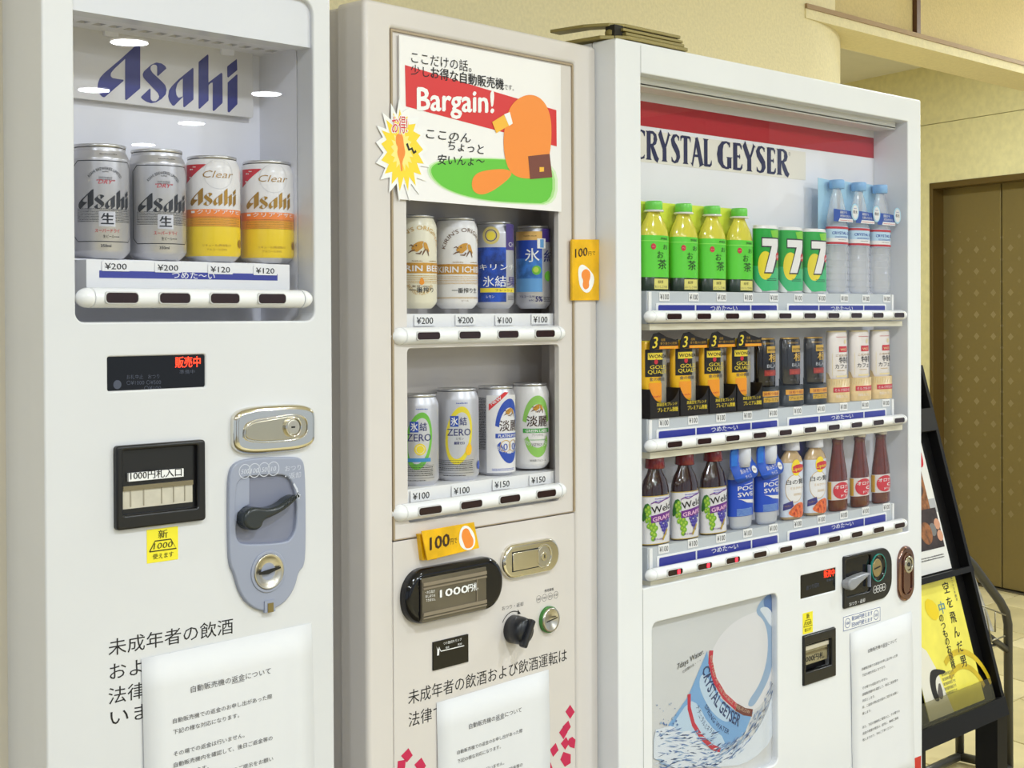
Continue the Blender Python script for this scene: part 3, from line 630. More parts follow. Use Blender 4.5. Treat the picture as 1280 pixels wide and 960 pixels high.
    o = rr(a[0], zb2, b[0], zt2, .05, 12); m = MB(); m.plate(o, -.005, .004, M('nickel_plate', (230, 226, 214), .12, 1), bev=.004); lk = m.build('lock_plate', T)
    zc = (zt2+zb2)/2; w = b[0]-a[0]; hh = zt2-zb2; xk = a[0]+w*.70
    m = MB(); m.plate([(a[0]+w*.15, zc-hh*.26), (xk-.012, zc-hh*.26), (xk-.012, zc+hh*.26), (a[0]+w*.15, zc+hh*.26)], -.0065, -.004, MATS['nickel_plate'], bev=.0006)
    m.plate(rr(a[0]+w*.15-.001, zc-hh*.29, xk-.01, zc+hh*.29, .0006), -.0054, -.004, blk); m.build('turn_handle', T, lk)
    m = MB(); m.plate(circ(xk, zc, hh*.37), -.0065, -.004, MATS['nickel_plate'], [circ(xk, zc, hh*.31)], bev=.001); m.plate(circ(xk, zc, hh*.30), -.0055, -.004, chromed, bev=.001)
    m.plate(circ(xk, zc, hh*.14), -.0068, -.004, MATS['nickel_plate'], bev=.001); m.box(xk-.0007, xk+.0007, -.0072, -.0066, zc-.0025, zc+.0025, blk); m.build('key_cylinder', T, lk)
    c = fr.at(642.7, 786.5); m = MB(); m.lathe([(.0001, -.024), (.014, -.024), (.0175, -.021), (.0192, -.014), (.0198, .002)], M('black_knob', (34, 36, 42), .3), 0, 0, 0, 36, cap0=False)
    m.v = [(c[0]+v[0], v[2], c[1]-v[1]) for v in m.v]; kn = m.build('return_knob', T)
    m = MB(); m.box(-.0045, .0045, -.031, -.02, -.0225, .018, MATS['black_knob']); ca, sa = cos(-.5), sin(-.5); m.v = [(c[0]+v[0]*ca-v[2]*sa, v[1], c[1]+v[0]*sa+v[2]*ca) for v in m.v]; m.build('knob_grip', T, kn, bevel=.0025)
    c2 = fr.at(686, 774.3); m = MB(); m.plate(circ(*c2, .0188), -.003, .004, M('green_ring', (60, 128, 52), .4), [circ(*c2, .0172)], bev=.0006); m.build('coin_slot_ring', T)
    m = MB(); m.lathe([(.0001, -.002), (.010, -.003), (.0145, -.0055), (.0170, -.0058), (.0172, 0)], chromed, 0, 0, 0, 36, cap0=False, cap1=False)
    m.v = [(c2[0]+v[0], v[2], c2[1]-v[1]) for v in m.v]; cd_ = m.build('coin_dish', T)
    P = Pr(fr, -.0062); P.stroke([(c2[0]-.012, c2[1]-.0012), (c2[0]+.012, c2[1]+.002)], blk, 1, .0018); P.build('coin_slot', T, cd_)
    P = Pr(fr, .0025); P.t('おつり・返却', (627.5, 763.3), (654, 757.3), 5.2, inkg, 1)
    ar = [(c[0]+.0245*cos(radians(g)), c[1]+.0245*sin(radians(g))) for g in range(150, 60, -8)]; P.stroke(ar, ink, 1, .0012)
    e = ar[-1]; P.poly([(e[0]-.001, e[1]+.004), (e[0]+.005, e[1]-.003), (e[0]-.002, e[1]-.003)], ink, 1)
    P.t('使用硬貨', (680.5, 740.6), (692, 738), 3.6, ink, 1)
    for i in range(4):
        q = fr.at(674.8+i*7.2, 749.2-i*1.8); P.ring(q[0], q[1], .0052, .0005, inkg); P.text(('500', '100', '50', '10')[i], (q[0]-.0032, q[1]-.0016), (q[0]+.0032, q[1]-.0016), .0033, inkg, 2)
    s = 709.3-510; P.t('未成年者の飲酒および飲酒運転は', (510.2, 881.2), (708.5, 826), 17.5, ink, 1); P.t('法律で禁止されています。', (510.6, 909.3), (510.6+s*12/15, 909.3-56*12/15), 17.5, ink, 1)
    P.build('warning_lettering', T)
    a = fr.at(542, 838.8); b = fr.at(586, 792.5); m = MB(); m.plate(rr(a[0], a[1], b[0], b[1], .0006, 2), .0005, .004, blkg, bev=.0006); s_ = m.build('lamp_screen', T)
    P = Pr(fr, .0005); P.t('つり銭切れランプ', (554, 806.5), (577, 800.5), 3.5, wht, 1); P.st([(548.5, 809), (551, 814), (580, 807)], wht, 1, .8)
    P.g([(545.5, 808), (547, 812), (549.5, 808.5), (549, 814), (548.5, 819), (546.2, 819.5), (546.5, 813)], wht, 1); P.t('使用', (557, 811), (561, 810), 2.6, wht, 1); P.t('売切', (572, 807), (577, 806), 2.6, wht, 1); P.build('screen_markings', T, s_)
    # crimson petals printed near the foot
    k = cr(480, 860, 4.923); P = Pr(fr, .0025); cr_ = M('crimson_print', (206, 32, 84), .45)
    for p in ([(1145, 103), (1173, 147), (1145, 190), (1116, 146)], [(1134, 200), (1149, 240), (1126, 272), (1098, 238)], [(1103, 236), (1130, 270), (1104, 316), (1077, 274)], [(1120, 300), (1140, 340), (1114, 380), (1087, 342)],
              [(1138, 312), (1158, 300), (1178, 318), (1172, 372), (1142, 362), (1128, 338)], [(1056, 338), (1074, 382), (1040, 424), (1020, 380)], [(1103, 393), (1149, 408), (1148, 462), (1112, 485), (1084, 440)], [(1022, 452), (1036, 492), (1018, 540), (1000, 500)],
              [(150, 370), (176, 414), (140, 458), (104, 418)], [(84, 450), (134, 440), (130, 480), (118, 540), (80, 540)], [(230, 428), (258, 478), (226, 530), (186, 472)]): Q_ = Pr(fr, .0025); Q_.g(k(*p), cr_, 1); Q_.build('petal', T)
    # poster taped over the top window
    a = fr.at(499.4, 43.8, -.001); b = fr.at(701.6, 81.9, -.001); c = fr.at(701.6, 264, -.001); d = fr.at(502.3, 250, -.001); X0, X1 = a[0], (b[0]+c[0])/2; Z0, Z1 = (c[1]+d[1])/2, (a[1]+b[1])/2
    Q = Thing('poster', 'white bargain poster with a red stripe on the middle machine above its upper cans', 'poster', fr, ((X0+X1)/2, 0, Z0))
    m = MB(); m.plate([(X0, Z0), (X1, Z0), (X1, Z1), (X0, Z1)], -.0006, .0015, M('poster_paper', (248, 246, 246), .35, coat=.3)); m.build('poster_sheet', Q)
    k = cr(500, 40, 4.173); P = Pr(fr, -.0006); pr_ = M('poster_red', (218, 50, 52), .4); org = M('poster_orange', (248, 146, 56), .4); ol = M('poster_outline', (96, 48, 16), .5); grn = M('poster_green', (104, 200, 62), .4); brn = M('poster_brown', (120, 62, 46), .45); amb = M('poster_amber', (250, 190, 60), .4); gr1 = M('poster_pale_green', (176, 226, 146), .4); gr2 = M('poster_mist_green', (218, 240, 204), .4)
    P.g(k((25, 172), (815, 408), (817, 597), (30, 388)), pr_, 1)
    g_ = [(150, 690), (210, 665), (330, 655), (480, 655), (650, 665), (822, 690), (822, 905), (650, 900), (480, 890), (330, 862), (220, 820), (160, 770), (138, 725)]
    cx = sum(p[0] for p in g_)/len(g_); cy = sum(p[1] for p in g_)/len(g_)
    for i, (f, mm) in enumerate(((1.0, gr2), (.965, gr1), (.93, grn))): P.g(k(*[(min(822, cx+(p[0]-cx)*f), cy+(p[1]-cy)*f) for p in g_]), mm, 1+i, sm=2)
    P.t('ここだけの話。', k((58, 160))[0], k((372, 210))[0], 14, ink, 4); P.t('少し', k((55, 222))[0], k((152, 240))[0], 13, ink, 4); P.t('お得な自動販売機', k((160, 240))[0], k((540, 303))[0], 14, ink, 4, .02); P.t('です。', k((543, 300))[0], k((592, 308))[0], 7, inkg, 4)
    A = P.P(k((90, 406))[0]); B = P.P(k((487, 420))[0]); hh = P.P(k((90, 280))[0])[1]-A[1]
    P.text('Bargain!', A, B, hh*.98, wht, 4, .03, up=(0, 1))
    for t, p, q in (('ここのん', (135, 555), (368, 580)), ('ちょっと', (250, 615), (435, 640)), ('安いんょ〜', (195, 692), (440, 700))): P.t(t, k(p)[0], k(q)[0], 12.5, ink, 4, .015, .1)
    # plain stand-in shapes where the cartoon stands
    X1_ = k((664, 320), (740, 345), (785, 430), (790, 560), (770, 700), (720, 762), (620, 766), (560, 720), (535, 600), (545, 470), (580, 370))
    P.g(X1_, org, 5, sm=3)
    P.g(k((380, 750), (430, 722), (560, 712), (590, 745), (500, 820), (430, 852), (385, 838), (370, 800)), org, 5, sm=2)
    P.g(k((666, 648), (778, 636), (792, 758), (676, 768)), brn, 7); P.g(k((725, 705), (748, 705), (748, 728), (725, 730)), amb, 8)
    P.g(k((478, 470), (540, 432), (566, 488), (500, 528)), amb, 7); P.g(k((540, 430), (570, 418), (585, 478), (566, 490)), wht, 8)
    P.build('poster_print', Q)
    # star sticker half on the frame
    ks = cr(470, 120, 6.4); st = [(185, 25), (215, 130), (262, 95), (275, 180), (345, 170), (320, 245), (392, 285), (350, 340), (418, 430), (370, 470), (425, 570), (355, 560), (400, 680), (325, 655), (345, 790), (280, 700), (268, 840), (225, 700), (185, 845), (165, 700), (105, 775), (110, 650), (35, 670), (75, 575), (0, 535), (60, 455), (0, 370), (55, 330), (5, 235), (85, 265), (50, 130), (120, 190), (120, 60), (165, 150)]
    cc = (200, 430); pts = [fr.at(*q, -.002) for q in ks(*st)]; cw = fr.at(*ks(cc)[0], -.002)
    S = Thing('star_sticker', 'yellow and white starburst sticker on the left edge of the bargain poster', 'sticker', fr, (cw[0], 0, cw[1]-.05))
    m = MB(); m.plate(pts, -.0022, -.0014, wht); m.build('star_card', S); P = Pr(fr, -.0022); sy = M('star_yellow', (255, 222, 50), .45)
    P.poly([(cw[0]+(p[0]-cw[0])*.80, cw[1]+(p[1]-cw[1])*.80) for p in pts], sy, 1)
    P.poly([(cw[0]+(p[0]-cw[0])*.42, cw[1]+(p[1]-cw[1])*.42) for p in pts], M('star_pale_yellow', (252, 238, 140), .45), 2)
    P.g(ks((158, 300), (212, 300), (222, 400), (236, 460), (205, 530), (214, 600), (195, 605), (192, 530), (165, 460), (175, 410), (155, 380)), org, 3, sm=2)
    P.t('お得!', ks((124, 300))[0], ks((250, 300))[0], 22, wht, 3, .05); P.t('お得!', ks((126, 298))[0], ks((248, 298))[0], 21, pr_, 4, .005)
    P.st(ks((245, 380), (262, 430), (285, 420), (300, 455), (318, 440)), ink, 4, 2.5); P.build('star_print', S)
    # folded gold price slips
    for (p0, p1, p2, p3, lb, v) in (((715.5, 299.3), (749, 299.3), (749, 375.5), (715.5, 375.5), 'gold foil price slip stuck upright on the right edge of the middle machine', 1), ((527.3, 664), (592.7, 652.7), (599.3, 685), (534.3, 700.7), 'gold foil price slip above the note slot of the middle machine', 0)):
        y = -.004 if v else -.010; q = [fr.at(*p, y) for p in (p0, p1, p2, p3)]
        G = Thing('gold_slip', lb, 'price slip', fr, (sum(p[0] for p in q)/4, 0, min(p[1] for p in q)))
        m = MB(); m.plate(q[::-1], y, y+(.0015 if not v else .0038), gold, bev=.0005)
        if not v: r_ = [fr.at(*p, -.004) for p in ((524.5, 668), (540, 664), (546, 699), (528.5, 700.5))]; m.plate(r_[::-1], -.004, .0025, gold)
        m.build('foil_sheet', G); ux = Vector(q[1])-Vector(q[0]); uz = Vector(q[0])-Vector(q[3]); O = Vector(q[3]); P = Pr(fr, y)
        X = lambda a, b: tuple(O+ux*a+uz*b); bk = M('brown_ink', (60, 34, 4), .5)
        if v:
            P.text('100', X(.10, .70), X(.55, .73), uz.length*.15, bk, 1, .02, up=(0, 1)); P.text('円で', X(.58, .73), X(.85, .74), uz.length*.07, bk, 1, up=(0, 1))
            P.poly(smoothp([X(*p) for p in ((.2, .53), (.35, .60), (.6, .52), (.85, .36), (.7, .15), (.5, .1), (.28, .2), (.22, .35))]), wht, 1)
            P.poly(smoothp([X(*p) for p in ((.34, .47), (.5, .52), (.66, .46), (.66, .36), (.6, .3), (.62, .2), (.45, .16), (.36, .24), (.4, .33), (.32, .38))]), org, 2)
        else:
            P.text('100', X(.08, .33), X(.45, .36), uz.length*.42, bk, 1, .03, up=(0, 1)); P.text('円で', X(.47, .38), X(.6, .39), uz.length*.2, bk, 1, up=(0, 1))
            P.poly(smoothp([X(*p) for p in ((.64, .5), (.72, .9), (.86, .96), (.97, .6), (.94, .2), (.8, .05), (.66, .2))]), wht, 1)
            P.poly(smoothp([X(*p) for p in ((.70, .6), (.76, .84), (.86, .84), (.89, .6), (.93, .4), (.88, .16), (.74, .14), (.72, .36))]), org, 2)
        P.build('slip_print', G)
    notice(fr, (545, 878.3), (685, 836.7), 'white paper refund notice on the middle machine, between the crimson petals', y=.0025)
    return T
# ================================================================== 3. wide white soft drink machine
COL = [1.736-1.6124+.0743*i for i in range(10)]
GL = {   # serif capitals for the brand name: (width, strokes of (x, y, thickness))
 'C': (.62, [[(.60, .80, .03), (.58, .93, .10), (.42, .985, .05), (.24, .93, .12), (.12, .74, .2), (.09, .5, .24), (.12, .26, .2), (.24, .08, .12), (.42, .02, .05), (.56, .07, .07), (.6, .16, .02)]]),
 'R': (.66, [[(.15, 0, .26), (.15, .06, .17), (.15, .94, .17), (.15, 1, .26)], [(.15, .97, .07), (.38, .965, .08), (.5, .88, .13), (.52, .75, .17), (.49, .62, .13), (.36, .53, .07), (.2, .52, .06)], [(.3, .55, .10), (.42, .32, .17), (.56, .08, .17), (.68, 0, .14)]]),
 'Y': (.62, [[(.02, 1, .24), (.06, .97, .17), (.2, .68, .17), (.32, .45, .17), (.32, .06, .17), (.32, 0, .27)], [(.60, 1, .16), (.56, .95, .08), (.46, .7, .08), (.34, .47, .08)]]),
 'S': (.52, [[(.46, .80, .02), (.45, .92, .08), (.32, .985, .06), (.17, .93, .12), (.11, .80, .17), (.16, .66, .19), (.28, .53, .2), (.4, .38, .19), (.43, .22, .17), (.36, .08, .12), (.22, .015, .06), (.08, .07, .08), (.05, .2, .02)]]),
 'T': (.56, [[(.28, 0, .27), (.28, .06, .17), (.28, .98, .17)], [(-.01, .80, .02), (.02, .95, .08), (.06, .965, .07), (.5, .965, .07), (.54, .95, .08), (.57, .80, .02)]]),
 'A': (.66, [[(.02, 0, .16), (.07, .05, .07), (.2, .5, .08), (.32, .98, .09)], [(.30, 1, .12), (.37, .8, .17), (.50, .35, .18), (.6, .05, .18), (.62, 0, .26)], [(.14, .34, .07), (.46, .34, .07)]]),
 'L': (.50, [[(.15, 0, .2), (.15, .06, .17), (.15, .94, .17), (.15, 1, .27)], [(.1, .035, .07), (.4, .04, .08), (.47, .10, .08), (.5, .24, .02)]]),
 'G': (.68, [[(.60, .80, .03), (.58, .93, .10), (.42, .985, .05), (.24, .93, .12), (.12, .74, .2), (.09, .5, .24), (.12, .26, .2), (.24, .08, .12), (.42, .02, .06), (.55, .06, .1)], [(.58, .03, .17), (.58, .40, .17), (.58, .44, .27)]]),
 'E': (.52, [[(.15, 0, .2), (.15, .06, .17), (.15, .94, .17), (.15, 1, .2)], [(.1, .965, .07), (.4, .96, .08), (.45, .9, .08), (.48, .78, .02)], [(.1, .035, .07), (.42, .04, .08), (.48, .10, .08), (.52, .24, .02)], [(.2, .51, .06), (.37, .51, .06)], [(.39, .6, .02), (.38, .51, .06), (.39, .42, .02)]])}
def serif(P, word, A, B, h, m, L=2):
    tot = sum(GL[c][0]+.06 for c in word)-.06; u = (Vector(B)-Vector(A))/tot; x = 0; kx = u.length/h
    for c in word:
        w, st = GL[c]
        for k, s_ in enumerate(st):
            n = len(s_); l = []; r = []
            for i in range(n):
                a = Vector(s_[max(i-1, 0)][:2]); b = Vector(s_[min(i+1, n-1)][:2]); t = (b-a).normalized(); q = Vector((-t.y, t.x))*s_[i][2]*1.28/2; p = Vector(s_[i][:2])
                for o_, e in ((l, p+q), (r, p-q)): z = Vector(A)+u*(x+e.x)+Vector((0, h*e.y)); o_.append(tuple(z))
            P.it.append((l+r, [(i, i+1, n+i+1, n+i) for i in range(n-1)], m, L+.1*k))
        x += w+.06
def machine_three():
    fr = F3; T = Thing('vending_machine', 'wide white vending machine on the right with three rows of soft drinks', 'vending machine', fr, (.445, .35, 0))
    wx0 = fr.at(802.3, 400)[0]; wx1 = .8425; wt = fr.at(1000, 127)[1]; wb = fr.at(970, 700)[1]; XR = .8906; ZT = 1.8025
    wt = (fr.at(802, 91)[1]+fr.at(1135, 152)[1])/2; wb = (fr.at(803, 737)[1]+fr.at(1138, 662.7)[1])/2
    pa = fr.at(816, 960); pb = fr.at(972, 741); pbb = fr.at(972, 955)[1]
    px0, px1, pz1, pz0 = pa[0], pb[0], pb[1], pbb
    s1 = [fr.at(1001.2, 749), fr.at(1045, 709.5)]; b1 = [fr.at(1003.4, 857.5), fr.at(1043.2, 784)]
    m = MB(); m.plate(rr(0, .12, XR, ZT, .005, 4), 0, .045, white, [rr(wx0, wb, wx1, wt, .002, 3), rr(px0, pz0, px1, pz1, .012, 6), rr(*s1[0], *s1[1], .0015, 2), rr(*b1[0], *b1[1], .0015, 2)], bev=.0022); m.build('front_door', T)
    m = MB(); m.box(.001, XR-.001, .10, .68, .12, ZT-.002, white); m.box(.001, .02, .048, .10, .12, ZT-.002, white); m.box(XR-.02, XR-.001, .048, .10, .12, ZT-.002, white); m.box(.02, XR-.02, .048, .10, ZT-.02, ZT-.002, white)
    m.box(.003, XR-.003, .04, .05, .13, pz0-.03, blk); m.build('cabinet', T)
    m = MB(); m.box(.02, XR-.02, .03, .66, 0, .12, MATS['dark_plinth']); m.build('plinth', T)
    P = Pr(fr, 0); seam = M('seam_shadow_line', (150, 150, 150), .6); P.rect(wx0-.0008, .13, wx0, wb-.001, seam, 1); P.rect(wx0-.0008, wt, wx0, ZT-.004, seam, 1); P.build('door_seam', T)
    d = .073
    m = MB(); m.box(wx0-.03, wx1+.004, d, d+.004, wb-.02, wt+.03, linerw); m.box(wx1, wx1+.004, .045, d, wb-.02, wt+.02, linerw); m.box(wx0-.034, wx0-.03, .045, d, wb-.02, wt+.02, linerw)
    m.box(wx0-.03, wx1, .045, d, wb-.006, wb-.001, linerw); m.build('display_liner', T)
    a = fr.at(1000, 145, .03)[1]
    lt = M('lamp_cover_white', (224, 224, 222), .3, emit=.0)
    lz = fr.at(1135, 166, .030)[1]
    m = MB(); m.plate(rr(wx0-.03, lz, wx1-.004, wt+.02, .002), .022, .06, lt, bev=.004); m.build('lamp_cover', T)
    m = MB(); m.box(wx0-.03, wx1, .04, d, fr.at(1093, 160, .07)[1]+.0, wt+.03, linerg); m.build('lamp_housing', T)
    z1 = (fr.at(1093, 172, d)[1]+fr.at(802, 127, d)[1])/2; z0 = (fr.at(1093, 197, d)[1]+fr.at(802, 158.6, d)[1])/2
    P = Pr(fr, d); P.rect(wx0-.028, z0, wx1, z1, M('deep_red_stripe', (176, 28, 40), .45), 1); P.build('red_stripe', T)
    k = cr(790, 120, 4.129); a = P.P(k((10, 345))[0]); b = P.P(k((895, 435))[0]); tp = P.P(k((895, 290))[0])[1]
    m = MB(); m.plate([(a[0], b[1]), (b[0], b[1]), (b[0], tp), (a[0], tp)], d-.0006, d, M('cream_label', (232, 228, 218), .45)); lb = m.build('brand_label', T)
    P = Pr(fr, d-.0006); R0 = P.P(k((72, 328))[0]); L1 = P.P(k((410, 366))[0]); G0 = P.P(k((444, 372))[0]); G1 = P.P(k((806, 412))[0]); h = P.P(k((100, 186))[0])[1]-P.P(k((100, 334))[0])[1]; zb = (R0[1]+G1[1]+L1[1])/3
    w = L1[0]-R0[0]; cw = w*(.62+.06)/(sum(GL[c][0]+.06 for c in 'RYSTAL')-.06)
    serif(P, 'CRYSTAL', (R0[0]-cw, zb), (L1[0], zb), h, navy2); serif(P, 'GEYSER', (G0[0], zb), (G1[0], zb), h, navy2); P.ring(G1[0]+.004, zb+h*.86, .003, .0006, inkg); P.text('R', (G1[0]+.003, zb+h*.84), None, .0024, inkg)
    P.build('brand_lettering', T, lb)
    # three shelves: price rail, blue cold band, ten tags, button bar
    # shelf 1..3: rail top px at x=1000, tag height px at col 1/10, band, bar height
    d = .013; rail = M('blue_grey_rail', (198, 204, 210), .4)
    RW = [((830, 372), (1108, 372.5), 1001, 366.5, 1.3942), ((828.7, 529.6), (1106.6, 502.5), 1001, 502, 1.1992), ((827.9, 688), (1106.9, 632), 1001, 646, 1.0038)]
    global SHELF; SHELF = []
    for ri, (t0, t1, rx, ry, bz) in enumerate(RW):
        zt_ = bz+.038; zr = zt_
        m = MB(); m.box(.09-.006, .804, d, .072, bz-.012, zr, rail); r_ = m.build('price_rail', T)
        m = MB(); m.box(.086, .093, d-.003, d+.02, bz+.001, zr-.001, tagm); m.box(.800, .806, d-.003, d+.02, bz+.001, zr-.001, tagm); m.build('rail_end', T)
        tz = (fr.at(*t0, d)[1]+fr.at(*t1, d)[1])/2; xs = [fr.at(t0[0], 400, d)[0]+i*(fr.at(t1[0], 400, d)[0]-fr.at(t0[0], 400, d)[0])/9 for i in range(10)]
        for x in xs:
            m = MB(); m.plate(rr(x-.0125, tz-.0068, x+.0125, tz+.0068, .0004, 1), d-.0012, d-.0002, tagm); o = m.build('price_tag', T)
            P = Pr(fr, d-.0012); P.text('¥100', (x-.0105, tz-.0044), (x+.0105, tz-.0044), .0088, ink, 1, up=(0, 1)); P.build('price_lettering', T, o)
        SHELF.append((zr, xs))
        bt, bb = tz-.0098, bz+.002
        for xa, xb in ((.1055, .4315), (.457, .782)):
            m = MB(); m.plate(rr(xa, bb-.008, xb, bt, .003, 3), d-.0016, d-.0002, tagm, bev=.0006); fr_ = m.build('band_frame', T)
            P = Pr(fr, d-.0016); L = xb-xa; c_ = [xa+.005, xa+L*.30, xa+L*.755, xb-.005]
            for j in range(3): P.poly(rr(c_[j]+(.0018 if j else 0), bb-.004, c_[j+1]-(.0018 if j < 2 else 0), bt-.003, (.0025 if j == 0 else .0004, .0025 if j == 2 else .0004, .0025 if j == 2 else .0004, .0025 if j == 0 else .0004), 2), blue, 1)
            P.text('つめた〜い', (c_[1]+L*.12, bt-.0125), (c_[1]+L*.34, bt-.0125), .0088, wht, 2, .01); P.build('cold_drinks_band', T, fr_)
        m = MB(); m.box(.083, .83, .006, .03, bz-.0215, bz-.012, M('cream_under_shelf', (226, 220, 198), .4)); m.build('shelf_underside', T)
        bar(fr, T, fr.at(807.5, 395, 0)[0], fr.at(1132, 393, 0)[0], bz-.0105, bz+.0085, COL, .038, .0112, lit=(0, 1, 2) if ri == 2 else (), joints=(COL[3]+.028, COL[6]+.028))
    m = MB(); m.box(wx0, wx1, .002, .0035, wb+.0, wt, pane); m.build('window_pane', T)
    # advertising panel
    dd = .012
    m = MB(); m.box(px0-.01, px1+.01, dd, .04, pz0-.01, pz1+.01, M('panel_pale_grey', (212, 214, 216), .3, noise=.02, nscale=6)); ap = m.build('advert_panel', T)
    k = cr(790, 720, 4); P = Pr(fr, dd); w1 = M('water_pale', (222, 230, 240), .3); w2 = M('water_mid', (150, 178, 210), .3); w3 = M('water_deep', (84, 120, 176), .3); lb1 = M('label_sky', (120, 170, 220), .35); lb2 = M('label_pale_sky', (190, 214, 236), .35); rd = M('label_red', (196, 36, 70), .35); rdk = M('label_dark_red', (110, 44, 50), .35)
    P.g(k((400, 370), (385, 400), (395, 520), (440, 610), (520, 680), (610, 680), (680, 600), (712, 470), (716, 380), (716, 200), (690, 160), (610, 180), (520, 220), (445, 290)), M('bottle_frost', (226, 226, 230), .35), 1, sm=2)
    P.g(k((610, 180), (660, 100), (716, 78), (720, 200), (716, 360), (690, 500), (640, 600), (600, 660), (570, 640), (640, 540), (676, 420), (680, 300), (660, 220)), w2, 2, sm=2)
    P.g(k((655, 110), (700, 85), (716, 95), (716, 190), (690, 200), (660, 160)), w3, 3, sm=2); P.g(k((630, 160), (680, 150), (712, 210), (715, 260), (690, 250), (660, 200)), w1, 4, sm=2)
    P.g(k((375, 375), (280, 600), (180, 745), (215, 800), (330, 830), (440, 880), (560, 790), (605, 680), (520, 680), (440, 610), (392, 500)), lb1, 3)
    P.g(k((285, 620), (330, 640), (380, 740), (470, 820), (440, 870), (330, 820), (230, 800), (190, 760)), lb2, 4, sm=1); P.g(k((345, 480), (390, 520), (430, 620), (500, 690), (480, 740), (400, 690), (330, 560)), lb2, 4, sm=2)
    P.st(k((395, 372), (390, 430), (412, 520), (460, 600), (520, 655)), rd, 5, 5.0); P.st(k((520, 655), (560, 678), (600, 684)), rdk, 5, 5.5)
    P.st(k((284, 590), (284, 660), (305, 740), (345, 805), (400, 855), (440, 872)), rd, 5, 4)
    def arc(txt, pts, h, m, L, bold=0):
        q = [Vector(P.P(p)) for p in k(*pts)]; ds = [0]
        for a_, b_ in zip(q, q[1:]): ds.append(ds[-1]+(b_-a_).length)
        v, f, x0, x1 = glyphs(txt, bold); em = h/.73; out = []
        for x, y in v:
            s_ = (x-x0)/(x1-x0)*ds[-1]; i = max(j for j in range(len(q)-1) if ds[j] <= s_+1e-9) if s_ < ds[-1] else len(q)-2
            t = (s_-ds[i])/(ds[i+1]-ds[i]); dv = (q[i+1]-q[i]).normalized(); out.append(tuple(q[i].lerp(q[i+1], t)+Vector((-dv.y, dv.x))*y*em))
        P.it.append((out, f, m, L))
    nv = M('label_navy', (24, 54, 110), .4)
    arc('CRYSTAL GEYSER', [(350, 462), (358, 520), (385, 600), (430, 672), (480, 722), (530, 752)], .0195, nv, 6, .02); arc('BOTTLED AT THE SOURCE  FREE-FLOW', [(388, 402), (400, 480), (428, 560), (478, 625), (530, 668), (585, 690)], .006, M('label_gold', (206, 180, 160), .4), 7)
    arc('SPRING WATER', [(360, 655), (390, 715), (430, 762), (480, 792)], .008, nv, 6); arc('ナチュラルミネラル', [(318, 655), (335, 710), (360, 760), (405, 800)], .008, nv, 6)
    P.t('7days Water.', k((225, 468))[0], k((358, 388))[0], 7.5, ink, 6); P.t('七日間の水・・・', k((250, 488))[0], k((340, 428))[0], 3.6, ink, 6)
    P.g(k((106, 770), (150, 760), (200, 745), (230, 780), (300, 770), (340, 830), (400, 880), (470, 880), (560, 830), (620, 780), (690, 640), (712, 480), (716, 700), (700, 820), (600, 920), (500, 955), (106, 957)), w1, 7, sm=1)
    rnd = random.Random(3)
    for i in range(430):
        t = rnd.random(); 
        if t < .5: x = 108+rnd.random()*300; y = 960-rnd.random()**1.5*190; an = rnd.uniform(-.5, .3)
        else:
            u = rnd.random(); x = 400+300*u; y = 890-330*u**2.2+rnd.uniform(-40, 50); an = -.5-u*.8+rnd.uniform(-.2, .2)
        L_ = rnd.uniform(8, 60); x = min(x, 690); w_ = rnd.uniform(1.2, 4.5)
        P.g([q for q in k((x, y), (min(715, x+L_*.5*cos(an)), y+L_*.5*sin(an)-w_), (min(716, x+L_*cos(an)), y+L_*sin(an)), (min(715, x+L_*.5*cos(an)), y+L_*.5*sin(an)+w_))], rnd.choice((w2, w3, w2, w3, w1, M('water_ink', (44, 74, 120), .3))), 8+i*.01)
    for i in range(26): x = rnd.uniform(110, 230); y = rnd.uniform(620, 790); r_ = rnd.uniform(1.5, 6)*(1 if y > 700 else .6); P.g(k((x-r_, y), (x, y-r_*1.3), (x+r_, y), (x, y+r_*1.2)), rnd.choice((w3, w2)), 9)
    P.build('advert_print', T, ap)
    m = MB(); m.plate(rr(px0-.002, pz0-.002, px1+.002, pz1+.002, .013, 6), .0045, .006, pane); m.build('panel_cover', T)
    # screen, coin unit, lock, note slot
    m = MB(); m.plate(rr(*s1[0], *s1[1], .0015, 2), .0015, .006, blkg); s_ = m.build('status_screen', T); P = Pr(fr, .0015); P.t('販売中', (1029.8, 722.5), (1043, 719.5), 9, led, 1); P.build('lit_lettering', T, s_, label='red glowing lettering')
    P = Pr(fr, .0015); P.t('準備中', (1033, 727.5), (1041, 725.5), 3, dim_(), 1); P.t('おつり切れ', (1008, 738), (1024, 733.5), 6, dim_(), 1); P.build('unlit_lettering', T, s_)
    k = cr(980, 670, 4.571); a = fr.at(1052.9, 730); b = fr.at(1112.9, 715); zt3 = fr.at(1056, 695)[1]; zb3 = fr.at(1056, 760.5)[1]
    m = MB(); o = rr(a[0], zb3, b[0], zt3, (.004, .034, .034, .004), 8); rc = rr(a[0]+.006, zb3+.020, a[0]+(b[0]-a[0])*.56, zt3-.006, .008, 4)
    m.plate(o, -.004, .004, blk, [rc], bev=.002); cp = m.build('coin_plate', T)
    m = MB(); m.box(a[0]+.004, a[0]+(b[0]-a[0])*.58, -.0005, .001, zb3+.018, zt3-.004, blkg); m.build('lever_recess', T, cp)
    lv = smoothp([fr.at(*q, -.01) for q in k((352, 285), (362, 245), (395, 235), (430, 218), (480, 204), (476, 222), (440, 255), (415, 278), (392, 305), (368, 312))], 2)
    m = MB(); m.plate(lv, -.016, -.002, M('grey_lever', (150, 152, 158), .3), bev=.004); m.build('return_lever', T, cp)
    cc = fr.at(*k((537, 180))[0], -.004); r2 = .0255
